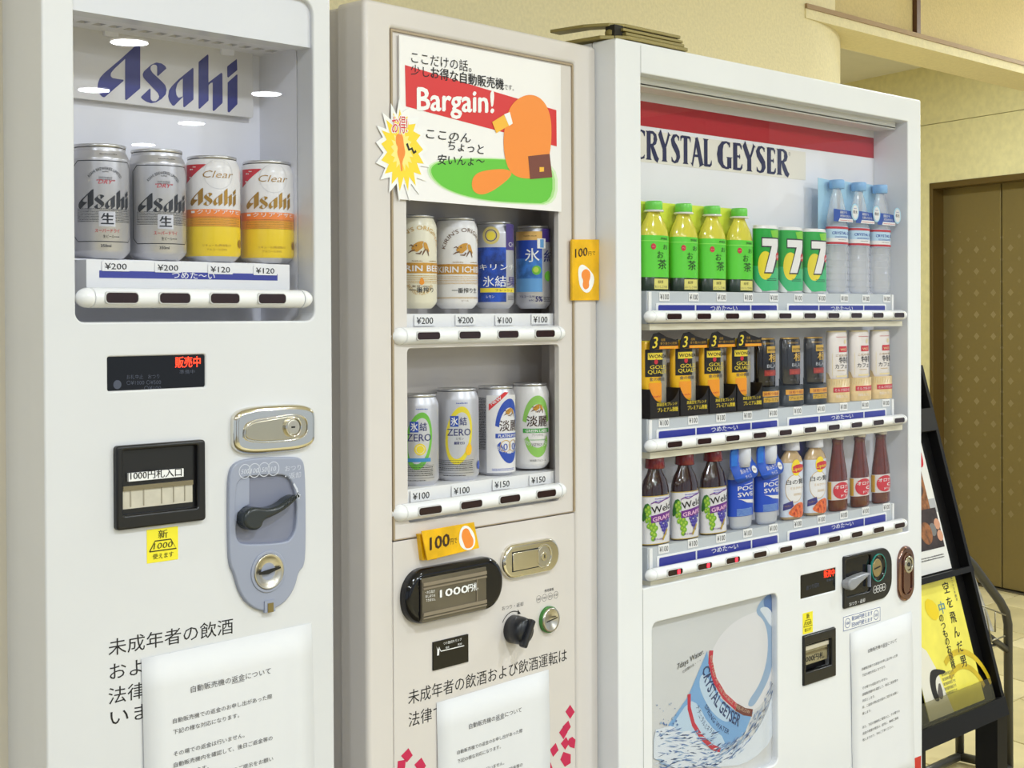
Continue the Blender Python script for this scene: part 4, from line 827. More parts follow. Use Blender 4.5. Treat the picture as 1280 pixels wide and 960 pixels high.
    m = MB(); m.plate(circ(*cc, r2), -.0065, -.003, M('teal_ring', (40, 150, 138), .35), [circ(*cc, r2-.0016)], bev=.0006); m.build('coin_ring', T, cp)
    m = MB(); m.lathe([(.0001, .001), (.014, .0005), (.0185, -.003), (r2-.0016, -.0055)], blkg, 0, 0, 0, 36, cap0=False, cap1=False); m.v = [(cc[0]+v[0], v[2]-.0005, cc[1]-v[1]) for v in m.v]; m.build('coin_funnel', T, cp)
    c2 = (cc[0]-.004, cc[1]); m = MB(); m.plate(circ(*c2, .0155, 28, .0165), -.0055, -.001, M('worn_brass', (176, 158, 112), .35, .7), bev=.001); di = m.build('coin_dish', T, cp)
    P = Pr(fr, -.0055); P.stroke([(c2[0]-.012, c2[1]-.001), (c2[0]+.010, c2[1]+.002)], blk, 1, .0028); P.build('coin_slot', T, di)
    m = MB(); q0 = fr.at(*k((488, 165))[0], -.006); q1 = fr.at(*k((490, 290))[0], -.006); m.box(q0[0]-.0012, q0[0]+.0012, -.008, -.003, q1[1], q0[1], greyb); m.build('guide_fin', T, cp)
    P = Pr(fr, -.004); P.t('おつり・返却', k((373, 402))[0], k((462, 376))[0], 4.6, wht, 1)
    for i in range(4): q = P.P(k((520+i*16.5, 306-i*5))[0]); P.ring(q[0], q[1], .0068, .0009, wht); P.text(('500', '100', '50', '10')[i], (q[0]-.0035, q[1]-.0018), (q[0]+.0035, q[1]-.0018), .0036, wht, 2)
    P.build('plate_markings', T, cp)
    a = fr.at(1121, 716); b = fr.at(1140.4, 712); zt3 = fr.at(1131, 682)[1]; zb3 = fr.at(1131, 751)[1]
    m = MB(); m.plate(rr(a[0], zb3, b[0], zt3, .05, 10), -.006, .003, rosech, bev=.005); lk = m.build('lock_plate', T); w = (b[0]-a[0])
    m = MB(); m.plate(inset(rr(a[0], zb3, b[0], zt3, .05, 10), w*.2), -.0085, -.005, rosech, [inset(rr(a[0], zb3, b[0], zt3, .05, 10), w*.25)], bev=.0006); m.build('handle_rim', T, lk)
    xc = (a[0]+b[0])/2; zc = zb3+(zt3-zb3)*.67; m = MB(); m.plate(circ(xc, zc, w*.28), -.0105, -.005, chrome, [circ(xc, zc, w*.20)], bev=.001); m.plate(circ(xc, zc, w*.18), -.009, -.005, chrome, bev=.0015); m.plate(circ(xc, zc, w*.07), -.0102, -.008, blk); m.build('key_cylinder', T, lk)
    a, b = b1; m = MB(); m.plate(rr(a[0], a[1], b[0], b[1], .002, 3), -.0035, .003, blk, [rr(a[0]+.006, a[1]+.022, b[0]-.014, b[1]-.016, .002, 3)], bev=.002); nf = m.build('note_slot_frame', T)
    m = MB(); m.box(a[0]+.004, b[0]-.012, .012, .014, a[1]+.02, b[1]-.014, blk); q = fr.at(1005, 835, .006); q2 = fr.at(1034, 806, .006)
    m.box(q[0]-.012, q2[0], .006, .012, q[1]+.004, q2[1]+.004, M('note_tray_olive', (156, 146, 112), .35, noise=.1, nscale=60)); m.box(q[0]-.012, q2[0], .004, .006, q2[1]-.006, q2[1]-.003, MATS['note_tray_metal']); m.build('note_inlet', T, nf)
    m = MB(); m.box(q[0]-.012, q2[0]+.002, .003, .006, q2[1]+.002, q2[1]+.009, M('tray_lip_cream', (214, 206, 186), .35)); m.build('inlet_lip', T, nf)
    P = Pr(fr, .0058); P.t('1000円札', (1005, 829), (1030, 822), 8, ink, 1, .02); P.build('inlet_lettering', T, nf)
    sticker(fr, (1003.2, 767), (1015.8, 789.8), 'narrow yellow sticker above the note slot of the white soft drink machine', False)
    q = [fr.at(1053.4, 790), fr.at(1100.3, 756)]; x0, x1 = q[0][0], q[1][0]; z1_ = fr.at(1053.3, 771)[1]; z0_ = q[0][1]
    S = Thing('coin_sticker', 'white blue-bordered coin sticker under the coin unit of the soft drink machine', 'sticker', fr, ((x0+x1)/2, 0, z0_)); m = MB(); m.plate([(x0, z0_), (x1, z0_), (x1, z1_), (x0, z1_)], -.0004, 0, tagm); m.build('sticker_sheet', S)
    P = Pr(fr, -.0004); bl = M('sticker_blue', (70, 96, 160), .5); H = z1_-z0_; W_ = x1-x0
    P.poly(rr(x0+.001, z0_+.0008, x1-.001, z1_-.0008, .0003, 1), bl, 1, [rr(x0+.0022, z0_+.0017, x1-.0022, z1_-.0017, .0003, 1)])
    P.text('新500円使えます', (x0+W_*.23, z0_+H*.56), (x0+W_*.78, z0_+H*.56), H*.3, bl, 1, .01); P.text('旧500円使えます', (x0+W_*.23, z0_+H*.15), (x0+W_*.78, z0_+H*.15), H*.3, bl, 1, .01)
    for f in (.12, .88): P.ring(x0+W_*f, z0_+H*.5, H*.33, H*.04, bl); P.text('500', (x0+W_*f-H*.2, z0_+H*.4), (x0+W_*f+H*.2, z0_+H*.4), H*.2, bl, 2)
    P.build('sticker_print', S)
    notice(fr, (1062, 791.5), (1139.0, 764.7), 'long white paper refund notice on the wide soft drink machine, lower right', hgt=.315)
    P = Pr(fr, 0); P.g([(1139.6, 949), (1151.2, 944.5), (1151.2, 1100), (1040, 1100), (1125, 968), (1139.6, 962)], M('corner_red', (206, 40, 34), .4), 1); P.build('red_corner', T)
    return T
def dim_(): return MATS['dim_screen_print']
T1 = machine_one(); T2 = machine_two(); T3 = machine_three()
# ================================================================== cans and bottles
def lid(m, R, H, z0, mm=alu):
    m.lathe([(.0001, H*.978), (R*.74, H*.978), (R*.78, H*.972), (R*.83, H*.985), (R*.855, H*.998), (R*.885, H*.996), (R*.885, H*.982), (R*.87, H*.972)], mm, 0, 0, 0, 36, cap0=False, cap1=False)
def place(mb, c): mb.v = [(v[0]+c[0], v[1]+c[1], v[2]+c[2]) for v in mb.v]; return mb
def can(fr, name, label, group, c, R, H, body, design, bands=None, rim=alu, rings=False, lidm=alu, tab=True, straight=False, cat='can', ky=1):
    T = Thing(name, label, cat, fr, c, group)
    if straight: pr = [(R*.80, 0), (R*.9, H*.006), (R*.93, H*.02), (R, H*.035), (R, H*.955), (R*.95, H*.975), (R*.93, H*.985)]
    else:
        pr = [(R*.72, 0), (R*.78, H*.008), (R*.93, H*.045), (R, H*.075)]
        if rings: pr += [(R, H*.86)]+[(R*(1-.022*i-(.012 if i % 2 else 0)), H*(.872+.012*i)) for i in range(7)]+[(R*.865, H*.965)]
        else: pr += [(R, H*.87), (R*.975, H*.90), (R*.90, H*.945), (R*.865, H*.965)]
    b = sorted({q for bb in (bands or []) for q in bb[:2]}); full = []
    for (r0_, z0_), (r1_, z1_) in zip(pr[:-1], pr[1:]):
        full.append((r0_, z0_))
        for q in b:
            if z0_ < q*H < z1_: full.append((r0_+(r1_-r0_)*(q*H-z0_)/(z1_-z0_), q*H))
    full.append(pr[-1])
    m = MB().lathe(full, body, 0, 0, 0, 44, [(p[0]*H, p[1]*H, p[2]) for p in (bands or [])], cap1=False, ky=ky); place(m, c); bo = m.build('can_body', T)
    m = MB(); lid(m, R, H, 0, lidm) if not straight else m.lathe([(.0001, H*.985), (R*.86, H*.985), (R*.9, H*1.0), (R*.945, H*.998), (R*.95, H*.98)], lidm, 0, 0, 0, 36, cap0=False, cap1=False, ky=ky)
    place(m, c).build('can_lid', T)
    if tab:
        m = MB(); m.plate([(p[0], p[1]) for p in rr(-R*.22, -R*.5, R*.22, R*.15, R*.2, 5)], -.0012, 0, rim, [circ(0, -R*.22, R*.12, 12)]); m.v = [(v[0]+c[0], v[2]+c[1], c[2]+H*.985-v[1]) for v in m.v]; m.build('pull_tab', T)
    P = Pr(); A = fr.al(*c); A = atan2(ky*sin(A), cos(A)); U = lambda f: R*(asin(max(-1, min(1, 2*f-1)))-A); design(P, U, R, H); P.build('printed_label', T, bo, R=R, c=c, ky=ky); return T
fx = lambda P, U, H, pts, m, L=1, sm=0, holes=(): P.poly(smoothp([(U(a), H*b) for a, b in pts], sm) if sm else [(U(a), H*b) for a, b in pts], m, L, [[(U(a), H*b) for a, b in h] for h in holes])
def logo(P, u0, z0, w, m, L=3, ky=1):
    for p, h in ASL: P.poly([(u0+a*w, z0+b*w*ky) for a, b in p], m, L, [[(u0+a*w, z0+b*w*ky) for a, b in q] for q in h])
def tiny(P, u0, u1, z, h, m, n=3, gap=1.7, L=2, seed=1):
    rnd = random.Random(seed)
    for i in range(n):
        x = u0
        while x < u1:
            w = rnd.uniform(.6, 1.6)*h; P.rect(x, z-i*h*gap, min(u1, x+w), z-i*h*gap+h*rnd.uniform(.55, .9), m, L); x += w+h*.4
def arct(P, t, uc, zc, r, a0, a1, h, m, L=3, bold=0, inv=1):
    v, f, x0, x1 = glyphs(t); em = h/.73
    out = []
    for x, y in v:
        g = radians(a0+(a1-a0)*(x-x0)/(x1-x0)); rr_ = r+y*em*inv; out.append((uc+rr_*cos(g), zc+rr_*sin(g)))
    P.it.append((out, f, m, L))
silver = M('silver_can_paint', (206, 205, 208), .34, .65); silink = M('silver_can_ink', (30, 32, 38), .4); sred = M('can_red', (206, 40, 56), .4)
def d_dry(P, U, R, H):
    w = .0007; l, r_, b, t = U(.09), U(.97)+.004, H*.145, H*.845; q = .0065
    P.stroke([(l+q, t), (r_-q, t), (r_, t-q), (r_, b+q), (r_-q, b), (l+q, b), (l, b+q), (l, t-q), (l+q, t)], silink, 1, w*1.3)
    uc = U(.60); arct(P, 'ASAHI BREWERIES LIMITED', uc, H*.60, H*.165, 145, 35, .0034, silink); arct(P, 'SUPER', uc, H*.60, H*.145, 100, 80, .0015, silink)
    tiny(P, uc-.007, uc+.007, H*.70, .0008, inkg, 3); P.text('"DRY"', (uc-.0095, H*.645), (uc+.0105, H*.645), .0046, sred, 3, .005, .3)
    tiny(P, U(.15), r_-.003, H*.425, .0009, silink, 9, 1.9)
    P.rect(uc-.0075, H*.275, uc+.0105, H*.405, silver, 3); P.text('生', (uc-.005, H*.295), (uc+.0085, H*.295), .0115, silink, 4, .03)
    u0 = U(.17); logo(P, u0, H*.425, .060, silink, 4, 1.0)
    P.text('スーパードライ', (uc-.0115, H*.222), (uc+.0155, H*.222), .0042, sred, 4, .01); P.text('生ビール', (uc-.003, H*.175), (uc+.009, H*.175), .0036, silink, 4); tiny(P, uc+.0095, uc+.0155, H*.185, .001, silink, 1)
    P.text('350ml', (uc-.0055, H*.095), (uc+.0055, H*.095), .0034, silink, 4, .005); tiny(P, uc-.006, uc+.013, H*.90, .0013, silink, 1)
cw = M('can_white', (238, 236, 236), .3, coat=.3); cyel = M('can_yellow', (250, 216, 30), .3, coat=.3); cor = M('can_orange', (250, 140, 50), .32, coat=.3); cor2 = M('can_amber', (252, 178, 40), .32, coat=.3)
goldp = M('gold_print', (172, 130, 44), .35, .5); goldl = M('light_gold_print', (214, 170, 70), .35, .4)
def d_clear(P, U, R, H):
    fx(P, U, H, [(.06, .91), (.40, .91), (.06, .735)], sred, 1); P.text('酎', (U(.13), H*.83), (U(.2), H*.84), .006, wht, 2, .01, .3) if 0 else None
    for i, (a, b) in enumerate(((.12, .86), (.17, .89), (.11, .80))): tiny(P, U(a), U(a)+.005-.001*i, H*b-.001*i, .0016, cw, 1, seed=i)
    P.ring(U(.62), H*.82, .0175, .0005, M('pearl_grey', (212, 212, 216), .4), 1)
    P.text('Clear', (U(.34), H*.785), (U(.86), H*.785), .0085, goldp, 3, -.008, .28); logo(P, U(.13), H*.52, .058, goldp, 4)
    P.text('クリアアサヒ', (U(.24), H*.445), (U(.95), H*.445), .0050, wht, 4, .005); P.rect(U(.14), H*.455, U(.20), H*.475, wht, 4)
    tiny(P, U(.12), U(.97), H*.415, .0008, goldp, 7, 2.2); br = M('can_brown_mark', (96, 44, 30), .4)
    P.text('リキュール(発泡性)①', (U(.33), H*.14), (U(.82), H*.14), .0026, goldp, 3); P.text('アルコール分5%', (U(.4), H*.10), (U(.75), H*.10), .0026, goldp, 3)
    P.poly(circ(U(.97), H*.17, .005), goldp, 3); P.rect(U(.97)+.006, H*.32, U(.97)+.018, H*.45, br, 3)
kx = [F1.at(p, 300, .058)[0] for p in (127, 199, 268, 336)]; zc = .0; Z1 = F1.at(199, 326, .058)[1]; RC = .0325
L1 = ['silver dry beer can, first from the left in the leftmost machine', 'silver dry beer can beside the first yellow and white can', 'white, orange and yellow beer can beside the silver ones', 'white, orange and yellow beer can, last on the right in its row']
e = can(F1, 'beer_can', L1[0], 'display cans in the leftmost machine', (kx[0], .062, Z1), RC, .125, silver, d_dry, rings=True)
put(copy_tree(e.e), F1, (kx[1], .062, Z1), L1[1])
e = can(F1, 'beer_can', L1[2], 'display cans in the leftmost machine', (kx[2], .062, Z1), RC, .123, cw, d_clear, [(.0, .05, alu), (.05, .33, cyel), (.33, .41, cor2), (.41, .49, cor), (.49, .97, cw)])
put(copy_tree(e.e), F1, (kx[3], .062, Z1), L1[3])
# --- middle machine
creamc = M('can_cream', (238, 232, 208), .3, coat=.3); kgold = M('kirin_gold', (206, 150, 50), .35, .3); kbrown = M('can_brown_ink', (112, 76, 40), .45); kpurp = M('can_violet', (70, 50, 130), .35)
def beast(P, U, R, H, uc, zc, s, m1, m2):
    q = lambda pts: [(uc+a*s, zc+b*s) for a, b in pts]
    P.poly(smoothp(q([(-.75, .0), (-.5, .35), (-.1, .6), (.4, .62), (.2, .35), (.3, .1), (0, -.1), (-.2, -.3), (-.5, -.2)]), 2), m1, 3)
    P.poly(smoothp(q([(.3, .55), (.6, .5), (.75, .1), (.9, -.3), (.6, -.2), (.35, .05)]), 2), m1, 3)
    for st in ([(-.9, .2, .05), (-.7, .3, .1), (-.5, .15, .08)], [(-.95, -.35, .05), (-.7, -.2, .12), (-.4, -.12, .1)], [(.2, -.55, .05), (.35, -.25, .14), (.5, -.05, .12)], [(.8, -.6, .05), (.72, -.3, .12), (.62, -.05, .1)], [(-.35, -.4, .06), (0, -.42, .14), (.15, -.2, .1)]):
        P.stroke([(uc+a*s, zc+b*s, w*s) for a, b, w in st], m2, 4)
    P.poly(circ(uc-.3*s, zc+.25*s, .07*s, 10), m2, 5)
def d_k(variant):
    def f(P, U, R, H):
        uc = U(.70) if variant else U(.62)
        arct(P, "KIRIN'S ORIGINAL", uc+.001, H*.60, H*.235, 168, 12, .0058, kbrown if variant else goldl, 3, .02)
        beast(P, U, R, H, uc-.001, H*.635, .016, kgold, kbrown)
        tiny(P, U(.42), U(.66), H*.50, .0014, goldp, 1); tiny(P, U(.82), U(.97), H*.50, .0014, goldp, 1, seed=4)
        P.rect(U(.02), H*.375, U(1)+.010, H*.485, kgold, 2); P.text('KIRIN ICHIBAN' if variant else 'KIRIN BEER', (U(.10), H*.395), (U(1)+(.010 if variant else .002), H*.395), .0082, cw, 3, .025)
        tiny(P, U(.05), U(1)+.004, H*.345, .0010, goldl, 5, 2.4)
        if not variant: P.poly(smoothp([(U(.64), H*.345), (U(.72), H*.27), (U(.64), H*.245), (U(.57), H*.27)], 2), M('drop_orange', (240, 150, 20), .3), 3); P.text('麦芽100%', (U(.42), H*.225), (U(.82), H*.225), .0026, kbrown, 3); arct(P, 'BREWED FOR GOOD', uc, H*.30, H*.16, 200, 340, .0050, goldl, 3, .02, -1)
        P.text('一番搾り生' if variant else '一番搾り', (U(.40 if variant else .36), H*.17), (U(.95 if variant else .90), H*.17), .0066, ink, 4, .01)
        if variant: P.text('ビール', (U(.62), H*.075), (U(.78), H*.075), .0024, kbrown, 3); tiny(P, U(.04), U(.98), H*.12, .0009, goldl, 2)
        tiny(P, -.03+U(.0), U(.05)-.002, H*.80, .0018, inkg, 20, 1.6, seed=9)
    return f
hb = M('can_deep_blue', (28, 70, 168), .3, .3, noise=.5, nscale=70); hb2 = M('can_sky_blue', (110, 170, 226), .3, .2); hnav = M('can_navy', (36, 40, 110), .35); lemon = M('can_lemon', (246, 222, 50), .35); limeg = M('can_lime', (112, 190, 60), .35)
bluep = M('can_blue_print', (36, 76, 180), .35); greenp = M('can_green_print', (70, 168, 70), .35); ltg = M('can_light_green', (146, 202, 96), .35)
def d_h1(P, U, R, H):
    P.rect(U(.06), H*.075, U(.80), H*.70, hb, 1); P.poly(circ(U(.42), H*.835, .0125), M('can_pale_gold', (226, 206, 120), .3, .3), 2); P.ring(U(.42), H*.835, .0085, .0012, hnav, 3); P.poly(circ(U(.42), H*.83, .0058), lemon, 4)
    P.rect(U(.80), H*.67, U(1)+.02, H*.97, kpurp, 1); P.text('CH', (U(.86), H*.71), (U(.98), H*.71), .0065, cw, 3, .0)
    P.text('キリンチュ', (U(.14), H*.44), (U(1)+.006, H*.44), .0085, wht, 3, .01); P.text('氷結', (U(.22), H*.25), (U(.79), H*.25), .0145, wht, 3, .005); P.text('果', (U(.82), H*.25), (U(1)+.004, H*.25), .0140, kpurp, 3, .005)
    P.rect(U(.15), H*.185, U(1)+.002, H*.235, lemon, 3); P.text('フレッシュ', (U(.52), H*.195), (U(.94), H*.195), .0036, ink, 4, .01); P.text('レモン', (U(.3), H*.12), (U(.5), H*.12), .004, wht, 3); tiny(P, U(.84), U(.99), H*.14, .001, inkg, 4)
def d_h2(P, U, R, H):
    P.rect(U(.02), H*.82, U(.76), H*.925, M('can_peach_gold', (236, 190, 110), .3, .3), 2); tiny(P, U(.24), U(.60), H*.865, .0016, kbrown, 1); P.rect(U(.02), H*.44, U(.76), H*.82, bluep, 1); P.rect(U(.02), H*.28, U(.76), H*.60, M('can_mid_blue', (66, 128, 208), .3, .2, noise=.3, nscale=90), 2); P.rect(U(.02), H*.20, U(.76), H*.36, hb2, 3)
    P.text('氷', (U(.28), H*.56), (U(.68), H*.56), .0190, wht, 4, .01); P.text('結', (U(.80), H*.56), (U(1)+.010, H*.56), .0165, hnav, 4, .01); P.rect(U(.62), H*.72, U(.85), H*.84, wht, 5); P.rect(U(.70), H*.73, U(.80), H*.83, hb2, 6)
    P.poly(circ(U(.60), H*.46, .0068), limeg, 5); P.poly(circ(U(.60)-.001, H*.465, .004), M('can_pale_lime', (190, 216, 80), .35), 6); P.poly(circ(U(.92), H*.39, .0075, 24, .0075), limeg, 5); P.rect(U(.76), H*.80, U(1)+.02, H*.96, kpurp, 2)
    P.text('アルコール分', (U(.12), H*.13), (U(.54), H*.13), .0034, hnav, 4, .01); P.text('5%', (U(.57), H*.085), (U(.76), H*.085), .0078, hnav, 4, .03); P.text('alc.', (U(.38), H*.09), (U(.55), H*.09), .0030, hnav, 4); tiny(P, U(.80), U(.98), H*.13, .0016, inkg, 3)
    P.rect(U(.02)-.02, H*.05, U(.02), H*.93, cw, 1); P.rect(U(.02)-.02, H*.75, U(.02), H*.93, hnav, 2); tiny(P, U(.02)-.018, U(.02)-.001, H*.5, .0016, ink, 14)
def d_z(g):
    c = limeg if g else M('can_zero_yellow', (238, 218, 40), .35)
    def f(P, U, R, H):
        uc, zc = U(.56), H*.50
        el = lambda k, w: [(uc+(R*.62*k)*cos(t)+R*.13*sin(t), zc+H*.31*k*sin(t)) for t in [2*pi*i/40 for i in range(40)]]
        P.poly(el(1, 0), c, 1, [el(.80, 0)]); P.poly([(uc+(R*.5)*cos(t)+R*.13*sin(t), zc+H*.25*sin(t)) for t in [2*pi*i/40 for i in range(40)]], M('can_inner_silver', (222, 222, 224), .35, .5), .5)
        P.rect(uc-.0125, H*.595, uc-.001, H*.71, bluep, 3); P.text('氷', (uc-.0112, H*.61), (uc-.0022, H*.61), .0105, wht, 4, .02); P.text('結', (uc+.0005, H*.61), (uc+.0105, H*.61), .0105, hnav, 4, .01)
        P.text('ZERO', (uc-.0165, H*.50), (uc+.0165, H*.50), .0098, hnav, 4, .005)
        if g: P.poly(circ(uc+.001, H*.41, .0078), lemon, 4); P.ring(uc+.001, H*.41, .0058, .0006, cw, 5); P.rect(uc-.018, H*.275, uc+.016, H*.315, M('can_cyan_blue', (60, 140, 200), .35), 4); P.text('グレープフルーツ', (uc-.008, H*.235), (uc+.012, H*.235), .0028, hnav, 4)
        else:
            P.text('レモン', (uc-.004, H*.455), (uc+.006, H*.455), .0034, inkg, 4); P.text('糖質ゼロ', (uc-.007, H*.405), (uc+.007, H*.405), .0038, hnav, 4, .02); P.poly(smoothp([(uc+.008, H*.35), (uc+.014, H*.43), (uc+.019, H*.38), (uc+.017, H*.29), (uc+.010, H*.285)], 2), M('can_lemon_orange', (250, 196, 10), .35), 5)
            P.poly(circ(U(.98), H*.17, .0060), bluep, 4)
        P.stroke([(U(.03), H*.235), (uc+.022, H*.235), (uc+.022, H*.10), (U(.03), H*.10), (U(.03), H*.235)], silink, 2, .0004)
        tiny(P, U(.05), uc+.020, H*.21, .0014, silink, 5, 1.9); tiny(P, U(.2), U(.7), H*.07, .0014, silink, 1); tiny(P, uc-.004, uc+.012, H*.84, .0016, bluep, 1)
        tiny(P, U(.0)-.02, U(.04)-.002, H*.7, .0018, inkg, 18, 1.6, seed=9)
    return f
def d_t(green):
    c = ltg if green else bluep; c2 = greenp if green else bluep
    def f(P, U, R, H):
        uc = U(.85 if not green else .70); P.rect(U(.27) if not green else U(.02), H*.04, uc+.03, H*.90, cw, .5) if not green else None
        P.poly([(uc+R*k*cos(radians(g)), H*.50+H*k2*sin(radians(g))) for k, k2, gs in ((.82, .36, range(170, 9, -8)), (.62, .26, range(10, 171, 8))) for g in gs], c, 2)
        P.poly([(uc+R*k*cos(radians(g)), H*.50+H*k2*sin(radians(g))) for k, k2, gs in ((.80, .36, range(205, 336, 8)), (.60, .25, range(335, 204, -8))) for g in gs], c, 2)
        beast(P, U, R, H, uc, H*.705, .0105, kgold, kbrown)
        P.text('淡麗', (uc-.0165, H*.50), (uc+.0165, H*.50), .0150, M('can_brown_black', (64, 40, 30), .45), 4, .01)
        P.rect(uc-.022, H*.425, uc+.022, H*.475, c2, 3); P.text('GREEN LABEL' if green else 'PLATINUM DOUBLE', (uc-.018, H*.433), (uc+(.018 if green else .030), H*.433), .0042, cw, 4, .02)
        if green: P.text('グリーンラベル', (uc-.009, H*.385), (uc+.009, H*.385), .0036, inkg, 4); tiny(P, uc-.014, uc+.014, H*.345, .0006, greenp, 2); P.text('糖質70%オフ', (uc-.010, H*.27), (uc+.010, H*.27), .0044, inkg, 4); arct(P, 'BREWED FOR GOOD TIMES', uc, H*.50, H*.245, 205, 335, .0048, cw, 5, .01, -1); P.text('発泡酒 アルコール', (uc-.012, H*.09), (uc+.014, H*.09), .0030, inkg, 4)
        else:
            P.ring(uc-.007, H*.335, .0085, .001, goldl, 4); P.ring(uc+.007, H*.335, .0085, .001, goldl, 4); P.text('0', (uc-.011, H*.29), (uc-.004, H*.29), .010, bluep, 5); P.text('0', (uc+.004, H*.29), (uc+.011, H*.29), .010, bluep, 5)
            P.poly([(U(.33), H*.73), (U(.33), H*.80), (U(.72), H*.935), (U(.82), H*.93)], M('can_new_red', (226, 50, 50), .35), 5); P.text('NEW', (U(.40), H*.79), (U(.66), H*.86), .005, cw, 6, .02)
            arct(P, 'BREWED FOR GOOD TIMES', uc, H*.50, H*.25, 210, 340, .0050, cw, 5, .02, -1); tiny(P, U(.06), U(.25), H*.86, .0016, silink, 34, 1.35, seed=5); tiny(P, U(.4), U(.95), H*.08, .0012, bluep, 2)
    return f
G1 = 'display cans behind the upper window of the middle machine'; G2 = 'display cans behind the lower window of the middle machine'
zr1 = F2.at(571, 385.8, .052)[1]; zr2 = 1.1685; RM = .0288; xr = lambda p, y: F2.at(p, y, .052)[0]
can(F2, 'beer_can', 'cream can with a gold brand band and a drop, leftmost behind the upper window', G1, (xr(519.5, 380), .052, zr1), RM, .125, creamc, d_k(0))
can(F2, 'beer_can', 'white can with brown arched lettering, second behind the upper window', G1, (xr(570.5, 380), .052, zr1), RM+.001, .125, cw, d_k(1))
can(F2, 'chuhai_can', 'silver can with a deep blue panel and yellow fruit seal, third behind the upper window', G1, (xr(618, 380), .052, zr1), RM-.001, .123, alud, d_h1, rings=True)
can(F2, 'chuhai_can', 'blue and white can with green limes at the right of the upper window', G1, (xr(666.5, 380), .052, zr1), RM-.0035, .121, alud, d_h2)
can(F2, 'chuhai_can', 'silver can with a green oval, leftmost behind the lower window', G2, (xr(521, 600), .052, zr2), RM+.001, .123, alud, d_z(1))
can(F2, 'chuhai_can', 'silver can with a yellow oval and lemon, second behind the lower window', G2, (xr(571, 600), .052, zr2), RM+.002, .128, alud, d_z(0))
can(F2, 'beer_can', 'white and silver can with blue bands and a red corner, third behind the lower window', G2, (xr(620, 600), .052, zr2+.001), RM-.001, .127, alud, d_t(0))
can(F2, 'beer_can', 'white can with light green bands at the right of the lower window', G2, (xr(663, 600), .052, zr2+.005), RM-.001, .124, cw, d_t(1))
# --- wide machine: bottles and cans
def bottle(fr, name, label, group, c, prof, body, capprof, capm, R, lz, lm, design, extra=None, ky=.45, ring=None, cat='bottle'):
    T = Thing(name, label, cat, fr, c, group); m = MB().lathe(prof, body, 0, 0, 0, 36, cap1=True, ky=ky); place(m, c); bo = m.build('bottle_body', T)
    m = MB().lathe(capprof, capm, 0, 0, 0, 28, cap1=True)
    place(m, c).build('bottle_cap', T)
    if ring: place(MB().lathe(ring[0], ring[1], 0, 0, 0, 28), c).build('neck_ring', T)
    if lz:
        m = MB().lathe([(R+.0003, z) for z in lz], lm, 0, 0, 0, 40, cap0=False, cap1=False, ky=ky+.01); place(m, c); lb = m.build('bottle_label', T)
    else: lb = bo
    P = Pr(); A = fr.al(*c); A = atan2(ky*sin(A), cos(A)); U = lambda f: R*(asin(max(-1, min(1, 2*f-1)))-A); design(P, U, R, prof[-1][1])
    if P.it: P.build('printed_label', T, lb, R=R+.0003, c=c, ky=ky+.012)
    if extra: extra(T, c, fr)
    return T
def cardp(T, c, pts, y, m, name, th=.0008):
    mb = MB().plate([(c[0]+a, c[2]+b) for a, b in pts], c[1]+y, c[1]+y+th, m); return mb.build(name, T)
def series(make, cols, rowz, labels, group, kz=1):
    e = None
    for j, col in enumerate(cols):
        c = (COL[col], .030, rowz)
        if e is None: e = make(labels[j], group, c); e.e.scale = (1, 1, kz)
        else: put(copy_tree(e.e), F3, (e.org.x+COL[col]-COL[cols[0]], e.org.y, e.org.z), labels[j])
zs = [q[0]+.0005 for q in SHELF]
# green tea
teal_ = M('tea_bottle_clear', (236, 228, 84), .12, trans=.15, coat=.5); tcap = M('tea_cap_green', (120, 222, 90), .3); tlab = M('tea_label_green', (96, 214, 58), .35); tdk = M('tea_base_green', (16, 44, 26), .3); tcard = M('tea_card_lime', (226, 240, 80), .4); cream = M('cream_print', (226, 218, 120), .4)
def mk_tea(lb, g, c):
    R = .0315; H = .147
    def ds(P, U, R, _):
        P.poly(circ(U(.48), .0745, .0052), sred, 2); P.text('お〜い', (U(.44), .0735), (U(.53), .0735), .0018, cw, 3)
        P.text('お', (U(.60), .0545), (U(.80), .0545), .0125, ink, 3); P.text('茶', (U(.62), .037), (U(.90), .037), .0155, ink, 3); P.text('お', (U(.80), .070), (U(.94), .070), .0085, ink, 3)
        P.text('伊藤園', (U(.72), .0865), (U(.93), .0865), .0036, ink, 2); P.rect(U(0), .0835, U(1)+.01, .085, M('tea_pale_green', (146, 232, 96), .35), 1.5)
        P.rect(U(.5), .003, U(.96), .0205, cream, 2); P.text('緑茶', (U(.62), .0125), (U(.8), .0125), .005, ink, 3); P.text('おいしさ100%', (U(.52), .005), (U(.93), .005), .0042, inkg, 3)
    def ex(T, c, fr):
        cardp(T, c, [(-.042, .02), (.0325, .02), (.0325, .153), (-.042, .153)], .017, tcard, 'backing_card')
        m = MB().lathe([(R+.0002, 0), (R+.0004, .001), (R+.0004, .0225), (R, .023)], tdk, 0, 0, 0, 36, cap1=False, ky=.458); place(m, c).build('dark_sleeve', T)
    return bottle(F3, 'tea_bottle', lb, g, c, [(R*.9, 0), (R, .004), (R, .093), (R*.95, .101), (R*.8, .113), (R*.58, .124), (.0135, .132), (.0125, .139)], teal_, [(.0128, .137), (.0135, .138), (.0135, .150), (.0125, .152), (.0001, .152)], tcap, R, (.023, .0935), tlab, ds, ex, ring=([(.0150, .1335), (.0158, .135), (.0150, .137)], cw))
series(mk_tea, range(4), zs[0], ['green tea bottle with a lime card, leftmost on the top shelf', 'green tea bottle, second from the left on the top shelf', 'green tea bottle, third from the left on the top shelf', 'green tea bottle next to the green and white soda cans'], 'green tea bottles on the top shelf', 0.91)
